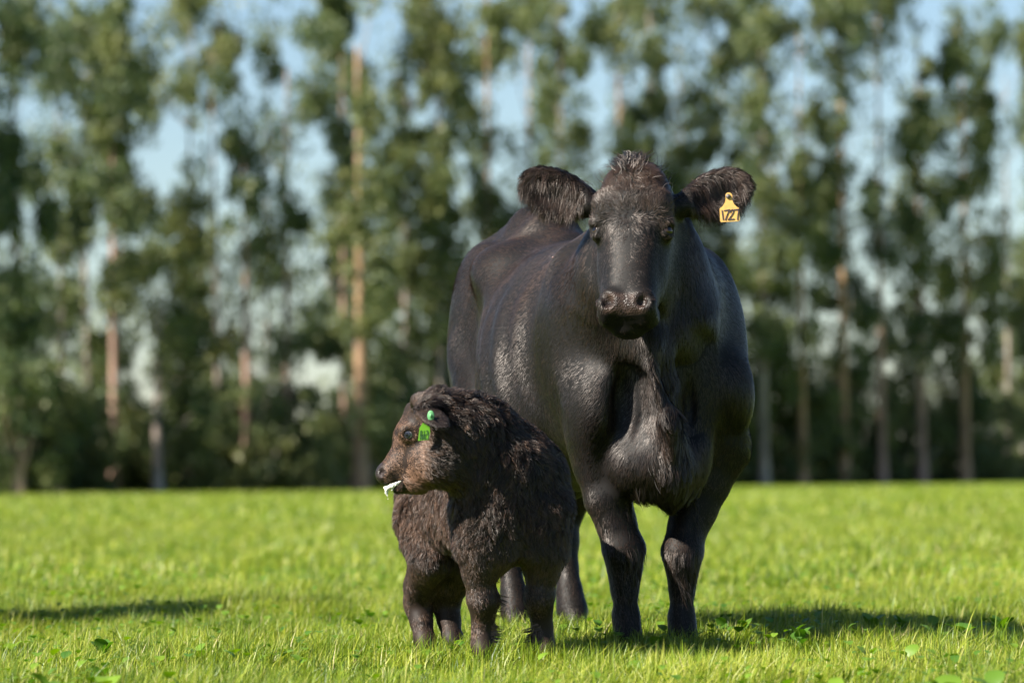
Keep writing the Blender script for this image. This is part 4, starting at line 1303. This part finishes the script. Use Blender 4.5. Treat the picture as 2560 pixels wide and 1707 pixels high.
_kb = KB @ np.array([0.0, 1.0, 0.0])
ktag = plate('ear_tag', [kt(x, y, 12.018) for x, y in [(580, 450), (370, 760), (290, 1400), (820, 1360), (890, 990), (860, 700), (760, 430)]], 0.0022, _kb, M['tag_green'], calf)
ktag['label'] = 'green plastic ear tag with dark handwritten number'
strokes('tag_number', [[(390, 1330), (410, 940), (470, 905), (462, 1330)], [(400, 1125), (470, 1110)], [(500, 1320), (505, 1130), (590, 1080)], [(592, 905), (580, 1325)],
                       [(680, 925), (760, 900), (742, 1050), (655, 1110), (638, 1315), (725, 1325)], [(785, 960), (805, 1300), (745, 1285)]],
        0.0016, lambda x, y: kt(x, y, 12.018), -_kb * 0.0012, M['green_ink'], ktag)
bt = Merge(); _bc = kt(925, 180, 11.945)
_v, _q2, _t2 = sphere_np(1.0, -_kb, 24, 10, 0.12)
_ez = np.array([0, 0, 1.0]); _ex = KB @ np.array([1.0, 0, 0])
bt.add(_bc + np.outer(_v @ _ex, _ex) * 0.0100 + np.outer(_v @ _ez, _ez) * 0.0152 + np.outer(_v @ _kb, _kb) * 0.03, _q2, _t2)
kbt = bt.build('tag_button', M['tag_button'], calf)
m = Merge(); V, Q, T = sphere_np(0.0016, -_kb); m.add(V + _bc - _kb * 0.0035, Q, T); m.build('pin', M['green_ink'], kbt)

_c = Field(kh(980, 1220) - 0.055, kh(980, 1220) + 0.055, 0.0014)
_c.chain([(kh(1001, 1203, -0.036), 0.002), (kh(990, 1209, -0.037), 0.0042), (kh(978, 1215, -0.034), 0.0058), (kh(967, 1221, -0.028), 0.0060), (kh(966, 1231, -0.026), 0.0038), (kh(969, 1241, -0.026), 0.0014)], 0.004)
_c.chain([(kh(975, 1215, -0.02), 0.004), (kh(962, 1218, 0.0), 0.004)], 0.004)
_c.chain([(kh(984, 1213, -0.036), 0.004), (kh(980, 1226, -0.033), 0.0014)], 0.004)
_c.ell(kh(970, 1247, -0.026), (0.0016, 0.0016, 0.0022), k=0.001)
_v, _f = _c.mesh()
_nn, _ = face_normals_to_verts(_v, _f)
_v = _v + _nn * (0.0006 * sines(_v, 0.008, 71))[:, None]
obj_np('milk_froth', _v, _f, M['milk'], calf)
# ------------------------------------------------------------------ second cow, out of the picture on the left: its shadow lies across the grass behind the calf
other = tag(empty('cow', (-2.5, 3.75, 0.0), COW_YAW - math.pi / 2 + R(152)), 'black cow standing just outside the left edge, its shadow on the grass', 'cow')
for ch in list(cow.children):
    if ch.name.split('.')[0] in ('ear_tag', 'chewed_grass', 'topknot', 'dewlap_hair', 'ear_hair'): continue
    c = ch.copy(); COL.objects.link(c); c.parent = other
    for g in ch.children:
        d = g.copy(); COL.objects.link(d); d.parent = c

# grass standing up round the hooves
HOOVES = [cpx(1570, 1600, 0.0), cpx(1706, 1600, 0.0), np.array([-1.15, cpx(1300, 1500, -1.12)[1], 0]), np.array([-1.15, cpx(1440, 1500, -1.12)[1], 0])]
HW = [COW_O + h @ CB for h in HOOVES] + [CALF_O + h @ KB for h in (kpx(1207, 1620, 0.01), kpx(1357, 1620, 0.01), np.array([-0.56, kpx(1066, 1500, -0.55)[1], 0]), np.array([-0.56, kpx(1136, 1500, -0.55)[1], 0]))]
hx = []; hy = []
for w in HW:
    a = RNG.random(420) * 6.283; rr = 0.05 + 0.13 * RNG.random(420) ** 0.8
    hx.append(w[0] + np.cos(a) * rr); hy.append(w[1] + np.sin(a) * rr - 0.05)
hx = np.concatenate(hx); hy = np.concatenate(hy); k = len(hx)
V, Q, T, tt = blades(hx, hy, 0.055 + 0.06 * RNG.random(k), 0.0034 * (0.6 + 0.8 * RNG.random(k)), np.clip(0.5 + 0.35 * RNG.normal(size=k), 0.05, 1.4), RNG.random(k) * 6.283,
                     np.clip(0.36 + 0.2 * RNG.normal(size=k), 0, 0.95), 3)
tag(obj_np('grass', V, [Q, T], M['grass'], attrs={'tint': tt}), 'longer grass blades standing close round the hooves', 'grass', kind='stuff')
